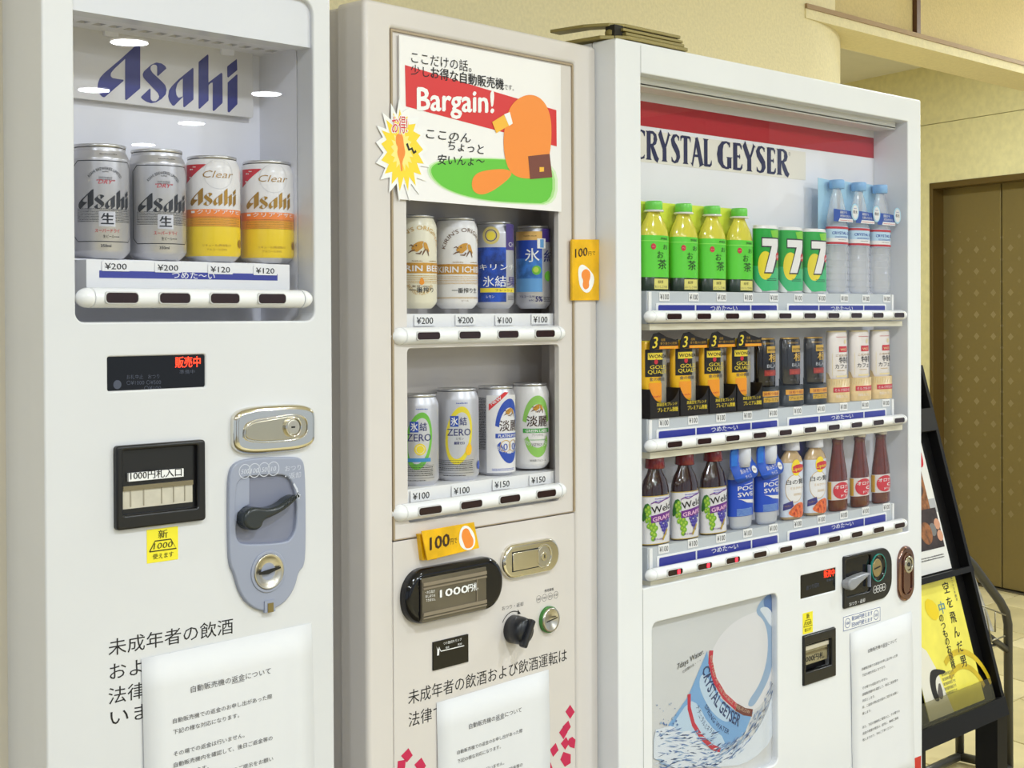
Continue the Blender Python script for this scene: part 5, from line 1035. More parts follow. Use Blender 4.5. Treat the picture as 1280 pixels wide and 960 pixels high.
# green soda cans
sg = M('soda_green', (28, 168, 58), .3, coat=.3); sg2 = M('soda_mid_green', (60, 186, 120), .3); sy_ = M('soda_yellow', (236, 216, 40), .35); sg3 = M('soda_light_green', (130, 206, 40), .35)
def mk_soda(lb, g, c):
    def ds(P, U, R, H):
        fx(P, U, H, [(.02, .02), (.02, .40), (1, .36), (1, .05), (.50, .02), (.3, .03)], sg2, 1); P.poly(smoothp([(U(.5)+.019*cos(t), H*.40+.026*sin(t)) for t in [i*2*pi/20 for i in range(20)]], 1), sy_, 2)
        fx(P, U, H, [(.7, .92), (1, .95), (1, .6), (.85, .7)], sg3, 2)
        z = [(.38, .80), (.97, .80), (.97, .70), (.76, .30), (.48, .30), (.74, .69), (.38, .69)]; fx(P, U, H, [(.35, .82), (1, .82), (1, .69), (.79, .28), (.44, .28), (.69, .67), (.35, .67)], silink, 3); fx(P, U, H, z, cw, 4)
        P.poly(circ(U(.95), H*.54, .0075), sred, 5); P.text('UP', (U(.93)-.002, H*.515), (U(.95)+.005, H*.515), .0052, cw, 6, .03)
        tiny(P, U(.55), U(.92), H*.20, .0018, silink, 2); fx(P, U, H, [(.01, .02), (.01, .22), (.06, .19), (.36, .03), (.36, .0)], cw, 5)
    return can(F3, 'soda_can', lb, g, c, .0315, .122, sg, ds, [(.95, 1, cw), (0, .03, cw)], straight=True, tab=False, ky=.45, lidm=cw)
series(mk_soda, range(4, 7), zs[0], ['green and white soda can beside the tea bottles', 'green and white soda can, middle of its three', 'green and white soda can beside the water bottles'], 'green soda cans on the top shelf', 0.925)
# water bottles
wat = M('clear_water_bottle', (246, 248, 252), .04, trans=.68, coat=1); wcap = M('water_cap_blue', (140, 190, 240), .3); wlab = M('water_label', (190, 220, 242), .35); wcard = M('water_card_blue', (176, 218, 242), .35); wred = M('water_red', (196, 36, 48), .35); wdb = M('water_card_navy', (28, 76, 170), .35)
def mk_water(lb, g, c):
    R = .0295
    def ds(P, U, R, _):
        for z in (.0880, .1155): P.rect(-R*2.6, z, R*2.6, z+.004, wred, 2)
        P.rect(-R*2.6, .092, U(1)+.02, .099, cw, 1); P.text('CRYSTAL GEYSER', (U(.28), .1055), (U(1)+.018, .1055), .0052, wdb, 3, .02); tiny(P, U(.40), U(.95), .1015, .001, wdb, 2); tiny(P, U(.55), U(.9), .0955, .0012, inkg, 1)
    def ex(T, c, fr):
        cardp(T, c, [(-.036, .11), (.026, .11), (.026, .204), (-.036, .207)], .016, wcard, 'backing_card')
        h = -.0165; o = cardp(T, c, [(-.036, .128), (.026, .128), (.026, .148), (-.036, .150)], h, wdb, 'neck_card'); P = Pr(fr, c[1]+h)
        P.poly([(c[0]-.022, c[2]+.128), (c[0]+.026, c[2]+.128), (c[0]+.026, c[2]+.134), (c[0]-.018, c[2]+.134)], cw, 1); P.text('国産から', (c[0]-.016, c[2]+.1425), (c[0]+.006, c[2]+.1425), .0046, cw, 1, .01); P.text('天然水のおいしさ', (c[0]-.016, c[2]+.136), (c[0]+.024, c[2]+.136), .0046, cw, 1, .01)
        tiny(P, c[0]-.016, c[0]+.024, c[2]+.130, .0016, sred, 1, L=2); P.build('card_lettering', T, o)
        m = MB().plate(circ(c[0]+.031, c[2]+.147, .0125, 28, .015), c[1]+h-.002, c[1]+h-.001, wcard); o2 = m.build('round_badge', T, o); P = Pr(fr, c[1]+h-.002); P.poly(circ(c[0]+.031, c[2]+.147, .0095, 24, .0125), cw, 1); P.text('軟水', (c[0]+.024, c[2]+.144), (c[0]+.038, c[2]+.144), .0062, ink, 2, .01); tiny(P, c[0]+.026, c[0]+.036, c[2]+.153, .0014, wdb, 1); P.build('badge_lettering', T, o)
        m = MB()
        for z in (.012, .024, .036, .048, .060, .072): m.lathe([(R-.0003, z-.0012), (R+.0009, z), (R-.0003, z+.0012)], wat, 0, 0, 0, 28, cap0=False, cap1=False, ky=.45)
        place(m, c).build('body_ridges', T)
    return bottle(F3, 'water_bottle', lb, g, c, [(R*.8, 0), (R, .006), (R, .120), (R*.96, .135), (R*.75, .158), (.0150, .178), (.0120, .184), (.0120, .190)], wat, [(.0125, .188), (.0138, .189), (.0138, .202), (.0128, .204), (.0001, .204)], wcap, R, (.087, .1205), wlab, ds, ex)
series(mk_water, range(7, 10), zs[0], ['clear water bottle with a blue cap beside the soda cans', 'clear water bottle with a blue cap, middle of the three', 'clear water bottle with a blue cap, farthest right on the top shelf'], 'clear water bottles on the top shelf')
def wrap_sleeve(T, c, fr, R, h, m, lines, ky=.5):
    mb = MB(); mb.lathe([(R, 0), (R, h), (R-.0008, h), (R-.0008, 0)], m, 0, 0, 0, 40, cap0=False, cap1=False, ky=ky, a0=-1.75, a1=1.6)
    a = -1.75; w = [(R*sin(a), -R*ky*cos(a), h*.75), (R*sin(a), -R*ky*cos(a), h+.012), (R*sin(a+.25), -R*ky*cos(a+.25), h+.010), (R*sin(a+.5), -R*ky*cos(a+.5), h*.99), (R*sin(a+.5), -R*ky*cos(a+.5), h*.75)]
    mb.add(w+[(x, y+.0008, z) for x, y, z in w], [(0, 1, 2, 3, 4), (9, 8, 7, 6, 5)]+[(i, i+5, (i+1) % 5+5, (i+1) % 5) for i in range(5)], m)
    place(mb, c); o = mb.build('card_sleeve', T); P = Pr(); A = fr.al(*c); A = atan2(ky*sin(A), cos(A)); U = lambda f: R*(asin(max(-1, min(1, 2*f-1)))-A); lines(P, U); P.build('sleeve_lettering', T, o, R=R, c=c, ky=ky)
# gold coffee cans in black sleeves
gy = M('coffee_gold', (252, 196, 30), .28, .1, coat=.4); go = M('coffee_orange', (250, 160, 40), .32); gk = M('coffee_black', (22, 20, 22), .3); gyel = M('coffee_yellow_print', (240, 214, 60), .35)
def sleeve(T, c, fr, R, h0, h1, m, lines, pm):
    """a printed card cradle round the foot of a can, dipping in front and rising at its corners"""
    mb = MB(); N = 24; x0, x1 = -.0362, .0362; yf = -.0205
    pts = [(x0, 0), (x1, 0)]+[(x1-(x1-x0)*i/N, h0+(h1-h0)*(abs(2*i/N-1))**3.2) for i in range(N+1)]
    mb.plate([(c[0]+a, c[2]+b) for a, b in pts], c[1]+yf, c[1]+yf+.0008, m)
    mb.box(c[0]+x0, c[0]+x0+.0008, c[1]+yf, c[1]+.016, c[2], c[2]+h1, m); mb.box(c[0]+x1-.0008, c[0]+x1, c[1]+yf, c[1]+.016, c[2], c[2]+h1, m)
    o = mb.build('card_sleeve', T); P = Pr(fr, c[1]+yf); lines(P, c); P.build('sleeve_lettering', T, o)
def mk_gold(lb, g, c):
    def ds(P, U, R, H):
        fx(P, U, H, [(.22, .47), (.86, .47), (.86, .87), (.22, .87)], gk, 2); fx(P, U, H, [(.32, .72), (.86, .72), (.86, .82), (.32, .82)], gyel, 3); P.text('WONDA', (U(.36), H*.745), (U(.98), H*.745), .0056, ink, 4, .03)
        P.poly(circ(U(.62), H*.69, .004), sred, 4); P.text('GOLD', (U(.40), H*.585), (U(.96), H*.585), .0062, gyel, 4, .01); P.text('QUALITY', (U(.32), H*.515), (U(1), H*.515), .0062, gyel, 4, .01)
        P.text('金の微糖', (U(.38), H*.41), (U(.92), H*.41), .0052, inkg, 4, .01); fx(P, U, H, [(.36, .12), (.82, .12), (.82, .38), (.36, .38)], go, 2); P.text('Asahi', (U(.42), H*.17), (U(.78), H*.17), .0032, sred, 3, .01, .2)
        fx(P, U, H, [(.80, .06), (.86, .06), (.86, .96), (.80, .96)], M('coffee_grey_side', (150, 146, 134), .4), 1); fx(P, U, H, [(.86, .06), (1, .06), (1, .96), (.86, .96)], MATS['coffee_grey_side'], 1)
    def lines(P, c): P.text('高級豆をブレンド', (c[0]-.020, c[2]+.0185), (c[0]+.030, c[2]+.0185), .0052, gyel, 1, .01); P.text('プレミアム微糖', (c[0]-.018, c[2]+.009), (c[0]+.032, c[2]+.009), .0068, gyel, 1, .015)
    T = can(F3, 'coffee_can', lb, g, (c[0]-.004, c[1], c[2]+.014), .0285, .108, gy, ds, straight=True, tab=False, ky=.45, lidm=gyel)
    sleeve(T, c, F3, .0265, .024, .046, gk, lines, None)
    y = c[1]-.018; a = [(-.034, .104), (-.022, .1085), (-.004, .109), (.012, .1075), (.036, .112), (.037, .124), (.030, .123), (.006, .128), (-.010, .135), (-.024, .133), (-.031, .122)]
    o = MB().plate([(c[0]+p, c[2]+q) for p, q in a], y, y+.0008, gk).build('number_card', T); P = Pr(F3, y); P.text('3', (c[0]-.027, c[2]+.1105), (c[0]-.014, c[2]+.1105), .0185, gyel, 2, .02, .2); P.text('段階', (c[0]-.006, c[2]+.121), (c[0]+.004, c[2]+.121), .004, goldl, 2); P.text('香り豊かに焙煎', (c[0]-.008, c[2]+.1155), (c[0]+.033, c[2]+.1155), .0038, goldl, 2)
    P.rect(c[0]-.010, c[2]+.1086, c[0]+.036, c[2]+.1132, go, 1); tiny(P, c[0]-.002, c[0]+.030, c[2]+.1105, .0014, gyel, 1); P.build('card_lettering', T, o)
    o = MB().plate([(c[0]+.022, c[2]+.03), (c[0]+.0362, c[2]+.03), (c[0]+.0362, c[2]+.105), (c[0]+.022, c[2]+.105)], c[1]+.012, c[1]+.0128, MATS['coffee_grey_side']).build('backing_card', T)
    return T
series(mk_gold, range(4), zs[1], ['gold coffee can in a black sleeve, leftmost on the middle shelf', 'gold coffee can in a black sleeve, second on the middle shelf', 'gold coffee can in a black sleeve, third on the middle shelf', 'gold coffee can in a black sleeve, beside the black cans'], 'gold coffee cans on the middle shelf', 0.97)
bkc = M('coffee_jet_black', (14, 10, 16), .15, coat=.5); bksl = M('sleeve_blue_black', (30, 38, 46), .35); bks = M('coffee_bottle_gold', (200, 160, 80), .3, .7)
def mk_black(lb, g, c):
    def ds(P, U, R, H):
        fx(P, U, H, [(.60, .765), (.98, .765), (.98, .87), (.60, .87)], M('black_can_gold', (214, 170, 60), .35, .2), 3); P.text('WONDA', (U(.63), H*.79), (U(1)+.006, H*.79), .0045, ink, 4, .02); P.text('極', (U(.68), H*.62), (U(1)+.006, H*.62), .0145, M('black_can_gold', (214, 170, 60)), 4, .02)
        P.text('BLACK', (U(.60), H*.53), (U(1)+.014, H*.53), .0062, alu, 4, .02); fx(P, U, H, [(.48, .40), (1, .40), (1, .49), (.48, .49)], M('coffee_deep_red', (150, 40, 34), .4), 3); P.text('深煎り', (U(.55), H*.41), (U(.95), H*.41), .0056, M('coffee_deep_red_ink', (214, 90, 60), .4), 4)
        P.text('香りとコク', (U(.5), H*.30), (U(1), H*.30), .003, inkg, 4); tiny(P, U(.5), U(.98), H*.16, .0012, cw, 1); tiny(P, U(.4), U(.9), H*.92, .001, goldl, 2)
    def lines(P, U):
        P.rect(U(.30), .021, U(1), .030, M('sleeve_amber', (236, 170, 60), .4), 1); P.text('深煎り焙煎', (U(.42), .0225), (U(.97), .0225), .0056, MATS['coffee_deep_red'], 2, .01)
        P.rect(U(.42), .010, U(1), .019, MATS['black_can_gold'], 1); P.text('プレミアム', (U(.46), .0118), (U(.97), .0118), .0052, ink, 2)
    T = can(F3, 'coffee_can', lb, g, (c[0], c[1]+.002, c[2]+.012), .0262, .114, bkc, ds, straight=True, tab=False, ky=.45, lidm=bks)
    wrap_sleeve(T, c, F3, .031, .038, bksl, lines); return T
series(mk_black, range(4, 7), zs[1], ['jet black coffee can in a dark sleeve beside the gold ones', 'jet black coffee can, middle of its three', 'jet black coffee can beside the cream and white cans'], 'black coffee cans on the middle shelf', 0.93)
wc = M('latte_white', (238, 230, 226), .3, coat=.4); wbg = M('latte_beige', (226, 196, 140), .4, noise=.1, nscale=80); wbg2 = M('latte_straw', (240, 222, 170), .4)
def mk_white(lb, g, c):
    def ds(P, U, R, H):
        fx(P, U, H, [(.62, .67), (.98, .67), (.98, .76), (.62, .76)], sred, 3); P.text('WO', (U(.68), H*.69), (U(.94), H*.69), .0045, wbg2, 4, .02); P.text('こだわり珈琲', (U(.48), H*.60), (U(1)+.006, H*.60), .004, goldp, 4, .02)
        P.text('特製', (U(.62), H*.50), (U(1)+.008, H*.50), .0105, ink, 4, .01); P.text('カフェオレ', (U(.44), H*.415), (U(1)+.018, H*.415), .0080, ink, 4, .01); tiny(P, U(.55), U(.9), H*.38, .0014, goldl, 1); P.stroke([(U(.32), H*.30), (U(.32), H*.65)], wbg2, 2, .001)
        tiny(P, U(.5), U(.98), H*.90, .0014, sred, 1); P.poly(circ(U(.9), H*.83, .004), wbg2, 3); P.rect(U(.5), H*.285, U(1), H*.31, wbg2, 3)
    def lines(P, U):
        P.rect(U(.34), .018, U(1)+.004, .027, sred, 2); P.text('ミルク好きのため', (U(.40), .0195), (U(1)+.002, .0195), .0054, cw, 3); rnd = random.Random(2)
        for i in range(9): P.stroke([(U(.12+i*.095), .030), (U(.12+i*.1), .040)], wbg2, 2, .0016)
        P.text('特製カフェ', (U(.45), .008), (U(.9), .008), .0052, wc, 2)
    T = can(F3, 'coffee_can', lb, g, (c[0], c[1]+.002, c[2]+.012), .0285, .116, wc, ds, straight=True, tab=False, ky=.45, lidm=wbg2)
    wrap_sleeve(T, c, F3, .0318, .042, wbg, lines); return T
series(mk_white, range(7, 10), zs[1], ['cream and white latte can in a straw sleeve beside the black cans', 'cream and white latte can, middle of its three', 'cream and white latte can, farthest right on the middle shelf'], 'cream latte cans on the middle shelf')
# grape juice bottles
gj = M('grape_juice_dark', (44, 22, 26), .1, coat=.8); gcap = M('grape_cap_maroon', (124, 22, 34), .2, coat=.5); glab = M('grape_label', (226, 224, 226), .35); gp = M('grape_purple', (112, 44, 140), .35); gv = M('grape_violet', (70, 60, 156), .3); ggr = M('grape_green', (120, 176, 50), .3); ggr2 = M('grape_light_green', (176, 206, 70), .3); glf = M('leaf_green', (44, 110, 40), .4); gln = M('label_gold_line', (206, 176, 70), .35, .4)
def mk_grape(lb, g, c):
    R = .0305
    def ds(P, U, R, _):
        P.rect(-R*3, .0892, R*3, .0905, gln, 2); P.rect(-R*3, .0055, R*3, .0068, gln, 2); rnd = random.Random(5)
        P.poly(smoothp([(U(.05), .05), (U(.12), .075), (U(.30), .079), (U(.32), .066), (U(.2), .052), (U(.1), .045)], 1), glf, 2)
        for a, b in ((.2, .066), (.24, .058), (.3, .05), (.22, .048), (.34, .042), (.28, .038), (.38, .034), (.44, .040), (.46, .03), (.40, .025), (.48, .022), (.52, .034), (.43, .016), (.28, .07), (.3, .062)):
            P.poly(circ(U(a), b, .0048, 12), ggr, 3+b*10); P.poly(circ(U(a)-.0008, b+.001, .0022, 10), ggr2, 4+b*10)
        for a, b in ((.70, .042), (.78, .046), (.86, .042), (.74, .036), (.82, .036), (.90, .036), (.78, .030), (.86, .030), (.84, .023), (.94, .045)):
            P.poly(circ(U(a), b, .0042, 12), gv, 3+b*10); P.poly(circ(U(a)-.001, b+.0012, .0014, 8), M('grape_bloom', (130, 120, 210), .3), 4+b*10)
        P.poly([(U(.36), .076), (U(.45), .078), (U(.6), .0765), (U(.8), .081), (U(1)+.01, .086), (U(1)+.01, .064), (U(.8), .060), (U(.38), .056)], glab, 6); P.stroke([(U(.36), .077), (U(.48), .080), (U(.62), .0775), (U(.8), .082), (U(1)+.01, .088)], gp, 7, .0018)
        P.poly([(U(.36), .056), (U(.8), .060), (U(1)+.01, .064), (U(1)+.01, .050), (U(.8), .046), (U(.36), .043)], gp, 6)
        P.text("Welch's", (U(.39), .0595), (U(1)+.012, .068), .0125, ink, 8, .02); P.text('GRAPE 50', (U(.42), .0455), (U(1)+.008, .0525), .0075, M('grape_pink_print', (238, 190, 220), .4), 8, .03)
        P.text('果汁100%', (U(.45), .0125), (U(.75), .0125), .0036, gp, 6, .01); tiny(P, U(.5), U(.95), .084, .0022, MATS['grape_bloom'], 2); P.stroke([(U(.75), .012), (U(.9), .03)], gln, 5, .004)
    return bottle(F3, 'juice_bottle', lb, g, c, [(R*.9, 0), (R, .004), (R, .091), (R*.97, .102), (R*.82, .116), (R*.55, .129), (.0145, .136), (.0130, .141)], gj, [(.0150, .137), (.0156, .138), (.0142, .158), (.0130, .160), (.0001, .160)], gcap, R, (.006, .0905), glab, ds)
def grape_all():
    e = None
    for j, (col, dz, lb) in enumerate(((0, 0, 'dark grape juice bottle with a maroon cap, leftmost on the bottom shelf'), (1, 0, 'dark grape juice bottle with a maroon cap, middle of the three'), (2, 0, 'dark grape juice bottle beside the blue sports drinks'))):
        c = (COL[col], .030, zs[2]-.003)
        if e is None: e = mk_grape(lb, 'grape juice bottles on the bottom shelf', c); e.e.scale = (1, 1, .875)
        else: q = copy_tree(e.e); put(q, F3, c, lb)
grape_all()
# blue sports drinks with neck cards
pb_ = M('sports_bottle_frost', (212, 216, 226), .2, trans=.2, coat=.6); pcap = M('sports_cap_white', (226, 228, 236), .3); plab = M('sports_blue', (30, 78, 196), .35); pcard = M('sports_card_blue', (40, 120, 220), .35, noise=.08, nscale=90); pcard2 = M('sports_card_deep', (36, 92, 206), .35)
def mk_sport(lb, g, c):
    R = .030
    def ds(P, U, R, _):
        P.text('POCARI', (U(.40), .069), (U(1)+.020, .069), .0078, cw, 3, .03); P.text('SWEAT', (U(.40), .058), (U(1)+.016, .058), .0078, cw, 3, .03); fx(P, U, 1, [(.40, .0545), (1, .050), (1, .043), (.75, .047), (.55, .0525)], cw, 3)
        tiny(P, U(.36), U(.94), .036, .0009, wcard, 8, 1.8); fx(P, U, 1, [(.62, .079), (1, .083), (1, .081), (.8, .079)], cw, 3)
    def ex(T, c, fr):
        pts = [(-.034, .142), (-.022, .1475), (-.014, .144), (.014, .144), (.014, .146), (.020, .145), (.022, .132), (.030, .118), (.0395, .112), (.040, .100), (.030, .091), (.000, .084), (-.030, .084), (-.034, .11)]
        yz = lambda z: -.0165 if z < .092 else (-.0165+.0075*min(1, (z-.092)/.02)); q = ccw(smoothp([(a-.006, b) for a, b in pts], 1)); t = tessellate_polygon([[Vector((p[0], p[1], 0)) for p in q]])
        m = MB(); bm = bmesh.new(); vs = [bm.verts.new((p[0], 0, p[1])) for p in q]
        for f in t: bm.faces.new([vs[i] for i in f])
        for zz in (.092, .102, .112): bmesh.ops.bisect_plane(bm, geom=bm.verts[:]+bm.edges[:]+bm.faces[:], plane_co=(0, 0, zz), plane_no=(0, 0, 1), dist=1e-7)
        bm.verts.index_update(); V = [(p.co.x+c[0], c[1]+yz(p.co.z), c[2]+p.co.z) for p in bm.verts]; m.add(V, [[w.index for w in f.verts] for f in bm.faces], pcard2, True); bm.free()
        o = m.build('neck_card', T); so = o.modifiers.new('t', 'SOLIDIFY'); so.thickness = .0006
        P = Pr(); P.poly([(-.038, .113), (-.038, .138), (-.030, .1445), (-.0215, .142), (-.0215, .113)], pcard, 1)
        P.text('飲みきり', (-.018, .0985), (.012, .1015), .0072, cw, 2); P.text('サイズ', (-.008, .0895), (.010, .0915), .0066, cw, 2); P.poly(circ(.0215, .104, .0065), cw, 2); P.text('300', (.017, .1022), (.026, .1022), .0036, inkg, 3)
        P.build('card_lettering', T, o, fmap=lambda u, v, L: (c[0]+u, c[1]+yz(v)-.0009-L*.0002, c[2]+v))
        m = MB().lathe([(.0125, .110), (.0132, .118), (.0145, .120), (.0145, .142), (.0130, .144), (.0001, .144)], pcap, 0, 0, 0, 28); m.v = [(v[0]+c[0]-.002, v[1]+c[1]-.006, v[2]+c[2]) for v in m.v]; m.build('spout_cap', T)
    return bottle(F3, 'sports_drink', lb, g, c, [(R*.75, 0), (R*.9, .006), (R*.93, .02), (R, .026), (R, .088), (R*.9, .100), (R*.6, .114), (.0125, .118)], pb_, [(.0125, .116), (.0135, .118), (.0135, .139), (.0001, .139)], pcap, R, (.0235, .0885), plab, ds, ex)
series(mk_sport, range(3, 5), zs[2], ['blue sports drink with a neck card beside the grape juice', 'blue sports drink with a neck card beside the milk tea'], 'blue sports drinks on the bottom shelf', 0.93)
# milk tea
mt = M('milk_tea_beige', (196, 166, 122), .2, coat=.6); mcap = M('milk_tea_cap', (222, 222, 230), .3); mlab = M('milk_tea_label', (214, 222, 236), .35, noise=.04, nscale=120); mnav = M('milk_tea_navy', (60, 56, 128), .35); mor = M('milk_tea_orange', (226, 110, 60), .35, noise=.3, nscale=200)
def mk_mt(lb, g, c):
    R = .0295
    def ds(P, U, R, _):
        P.poly(circ(U(.72), .096, .0125, 24, .0150), M('milk_tea_yellow', (250, 222, 40), .35), 2); fx(P, U, 1, [(.52, .091), (.60, .101), (.95, .102), (1, .094), (.9, .087), (.6, .086)], sred, 3, 1); P.text('Lipton', (U(.55), .090), (U(.97), .091), .0062, M('milk_tea_yellow', (250, 222, 40)), 4, .02)
        P.poly(circ(U(.66), .058, .0245, 30, .025), cw, 1); P.ring(U(.66), .058, .025, .001, goldl, 1.5, .0258); P.text('白の贅沢', (U(.30), .0655), (U(1)+.004, .0655), .0088, ink, 4, .01); P.text('ミルクティー', (U(.46), .0560), (U(.98), .0560), .0048, goldl, 4); tiny(P, U(.6), U(.9), .048, .0009, goldl, 3)
        fx(P, U, 1, [(.16, .018), (.18, .030), (.56, .036), (.60, .026), (.5, .022)], mnav, 4); P.text('アイスティー', (U(.22), .0235), (U(.5), .0255), .004, goldl, 5); P.poly(smoothp([(U(.36), .013), (U(.5), .021), (U(.7), .030), (U(.95), .032), (U(1)+.004, .018), (U(.97), .004), (U(.75), .004), (U(.5), .008)], 1), mor, 3)
        for a, b in ((.7, .018), (.85, .024), (.9, .012), (.62, .012)): P.poly(circ(U(a), b, .003, 8), M('milk_tea_red', (190, 60, 40), .35), 4)
    def ex(T, c, fr): cardp(T, c, [(-.036, .09), (.020, .09), (.020, .149), (-.036, .149)], .015, mnav, 'backing_card')
    return bottle(F3, 'milk_tea_bottle', lb, g, c, [(R*.8, 0), (R*.98, .004), (R, .012), (R, .106), (R*.88, .114), (.0145, .126), (.0130, .128)], mt, [(.0150, .127), (.0155, .129), (.0140, .146), (.0130, .1475), (.0001, .1475)], mcap, R, (.006, .1055), mlab, ds, ex)
series(mk_mt, range(5, 7), zs[2], ['milk tea bottle with a pale label beside the sports drinks', 'milk tea bottle with a pale label beside the brown glass bottles'], 'milk tea bottles on the bottom shelf', 0.935)
# brown vitamin drinks
vb = M('brown_glass', (98, 36, 18), .1, coat=.3, noise=.2, nscale=50); vl = M('vitamin_label', (222, 214, 212), .35); vy = M('vitamin_yellow', (226, 170, 20), .35); vcap = M('vitamin_cap', (222, 214, 198), .25, .3)
def mk_vit(lb, g, c):
    R = .0265
    def ds(P, U, R, _):
        P.rect(-R*2.9, .0225, U(.18), .0555, vy, 2); P.poly([(U(.72)+R*.95*cos(t), .039+.0158*sin(t)) for t in [i*2*pi/36 for i in range(36)]], sred, 3); P.text('オロナミン', (U(.36), .0425), (U(1)+.016, .0425), .0068, cw, 4, .03); P.text('C', (U(.80), .034), (U(.97), .034), .0062, cw, 4, .05); P.text('ドリンク', (U(.66), .0265), (U(1)+.010, .0265), .0048, cw, 4, .03)
    return bottle(F3, 'vitamin_drink', lb, g, c, [(R*.9, 0), (R, .003), (R, .057), (R*.95, .070), (R*.83, .085), (R*.66, .105), (R*.56, .122), (R*.56, .127), (R*.60, .128), (R*.60, .134), (R*.5, .135)], vb, [(.0115, .134), (.0118, .136), (.0118, .140), (.0100, .142), (.0001, .142)], vcap, R, (.0215, .0565), vl, ds, cat='bottle')
series(mk_vit, range(7, 10), zs[2], ['brown glass vitamin drink beside the milk tea', 'brown glass vitamin drink, middle of its three', 'brown glass vitamin drink, farthest right on the bottom shelf'], 'brown vitamin drinks on the bottom shelf', 0.955)
# ================================================================== brackets on top of the white machine
br = M('olive_steel', (150, 136, 80), .45, .2); brd = M('dark_olive_gap', (34, 28, 14), .7)
xe = F3.at(853, 45, .01)[0]; ZT = 1.8025
B = Thing('anti_tip_bracket', 'stacked olive steel straps on the top front corner of the white machine', 'bracket', F3, (.05, .05, ZT))
def strap(pts, z0, z1, w):
    m = MB(); n = len(pts); l = []; r = []
    for i in range(n):
        p = Vector(pts[i]); a = Vector(pts[max(0, i-1)]); b = Vector(pts[min(n-1, i+1)]); t = (b-a).normalized(); q = Vector((-t.y, t.x))*w/2; l.append(p+q); r.append(p-q)
    loop = l+r[::-1]; N = len(loop); vs = [(p.x, p.y, z) for z in (z0, z1) for p in loop]
    f = [(i, (i+1) % N, N+(i+1) % N, N+i) for i in range(N)]
    for k in (0, 1): f += [(k*N+i, k*N+i+1, k*N+N-2-i, k*N+N-1-i) for i in range(n-1)]
    return m.add(vs, f, br)
zz_ = ZT+.001
for i, (pts, dz, th, w) in enumerate((([(.004, .105), (.008, .03), (.03, .012), (xe, .012)], 0, .0055, .026), ([(.03, .016), (xe-.001, .016)], .007, .005, .022), ([(.026, .018), (xe-.002, .018)], .0135, .0045, .022), ([(-.002, .12), (.004, .06), (.02, .03), (.035, .022), (xe-.004, .022)], .0205, .005, .024))):
    strap(pts, zz_+dz, zz_+dz+th, w).build('steel_strap', B, bevel=.001)
m = MB(); m.box(.012, xe-.01, .012, .03, zz_+.001, zz_+.022, brd); m.lathe([(.011, .006), (.012, .008), (.012, .014), (.010, .016)], br, .022, .024, zz_, 20); m.build('clamp_bolt', B)
# ================================================================== brochure rack beyond the machines
kb = M('rack_black', (12, 11, 12), .5, spec=.25); kb2 = M('rack_black_side', (34, 32, 31), .5, spec=.25)
YR = .06; XR = W0.at(1240, 872, YR)[0]; zb_ = W0.at(1240, 872, YR)[1]
# lean of the rack: the side rail keeps its X while it climbs
def lean_err(k):
    r = fw+RV*((1163-640)/F)-UV*((548-480-SY)/F)
    # on plane Y = YR + k (z - zb)
    t = (YR+D+k*(HC-zb_))/(r.y-k*r.z); P = CAM+r*t; return P.x-XR
lo, hi = .02, .8
for _ in range(40):
    mid = (lo+hi)/2
    if lean_err(mid) < 0: hi = mid
    else: lo = mid
if abs(lean_err(mid)) > .02: mid = .27
KL = mid
def lean(px, py):
    r = fw+RV*((px-640)/F)-UV*((py-480-SY)/F); t = (YR+D+KL*(HC-zb_))/(r.y-KL*r.z); P = CAM+r*t; return (P.x, (P.z-zb_)*sqrt(1+KL*KL))
th_ = atan(KL)
def lw(u, v, n): return (u, YR+v*sin(th_)-n*cos(th_), zb_+v*cos(th_)+n*sin(th_))     # n = out of the leaning board
class LM(MB):
    def lbox(s, u0, u1, v0, v1, n0, n1, m):
        v = [lw(u, w, n) for w in (v0, v1) for n in (n1, n0) for u in (u0, u1)]
        return s.add(v, [(0, 1, 3, 2), (4, 5, 7, 6), (0, 1, 5, 4), (1, 3, 7, 5), (3, 2, 6, 7), (2, 0, 4, 6)], m)
    def lpoly(s, pts, n, m, t=.0012): 
        pts = ccw(pts); N = len(pts); vs = [lw(u, w, n) for u, w in pts]+[lw(u, w, n-t) for u, w in pts]
        return s.add(vs, [tuple(range(N)), tuple(range(N, 2*N))[::-1]]+[(i, N+i, N+(i+1) % N, (i+1) % N) for i in range(N)], m)
RK = Thing('brochure_rack', 'black leaning brochure rack standing to the right of the white machine', 'rack', W0, (XR-.2, YR+.1, 0))
ur = lean(1243, 868)[0]; ul = 2.53; vt = lean(1156, 525)[1]+.12; vm = lean(1186, 713)[1]
LM().lbox(ul, ur-.004, -.005, vt, -.012, 0, kb).build('back_board', RK)
LM().lbox(ur-.012, ur, -.03, vt, -.02, .022, kb).build('side_rail', RK); LM().lbox(ul-.012, ul, -.03, vt, -.02, .022, kb).build('side_rail', RK)
LM().lbox(ul, ur-.012, -.038, .0, -.01, .03, kb).build('bottom_rail', RK)
LM().lbox(ul, ur-.012, vm-.012, vm+.0, 0, .03, kb).build('shelf_rail', RK)
vu = vm+.30; LM().lbox(ul, ur-.012, vu, vu+.05, 0, .028, kb2).build('shelf_rail', RK)
y0_ = YR-.01
for xa in (ur-.045, ul): 
    m = MB(); q = lw(0, -.03, 0); m.box(xa, xa+.045, q[1]-.02, q[1]+.03, 0, q[2]+.01, kb); m.build('leg', RK)
    m = MB(); m.box(xa+.005, xa+.04, q[1]+.02, q[1]+.42, 0, .03, kb); m.build('foot', RK)
LM().lbox(ul, ur-.04, .0, .045, .020, .0225, M('clear_front_lip', (200, 196, 170), .1, trans=.93, spec=.3)).build('clear_lip', RK)
def lmap(n): return lambda u, v, L: lw(u, v, n+.0003+L*.0002)
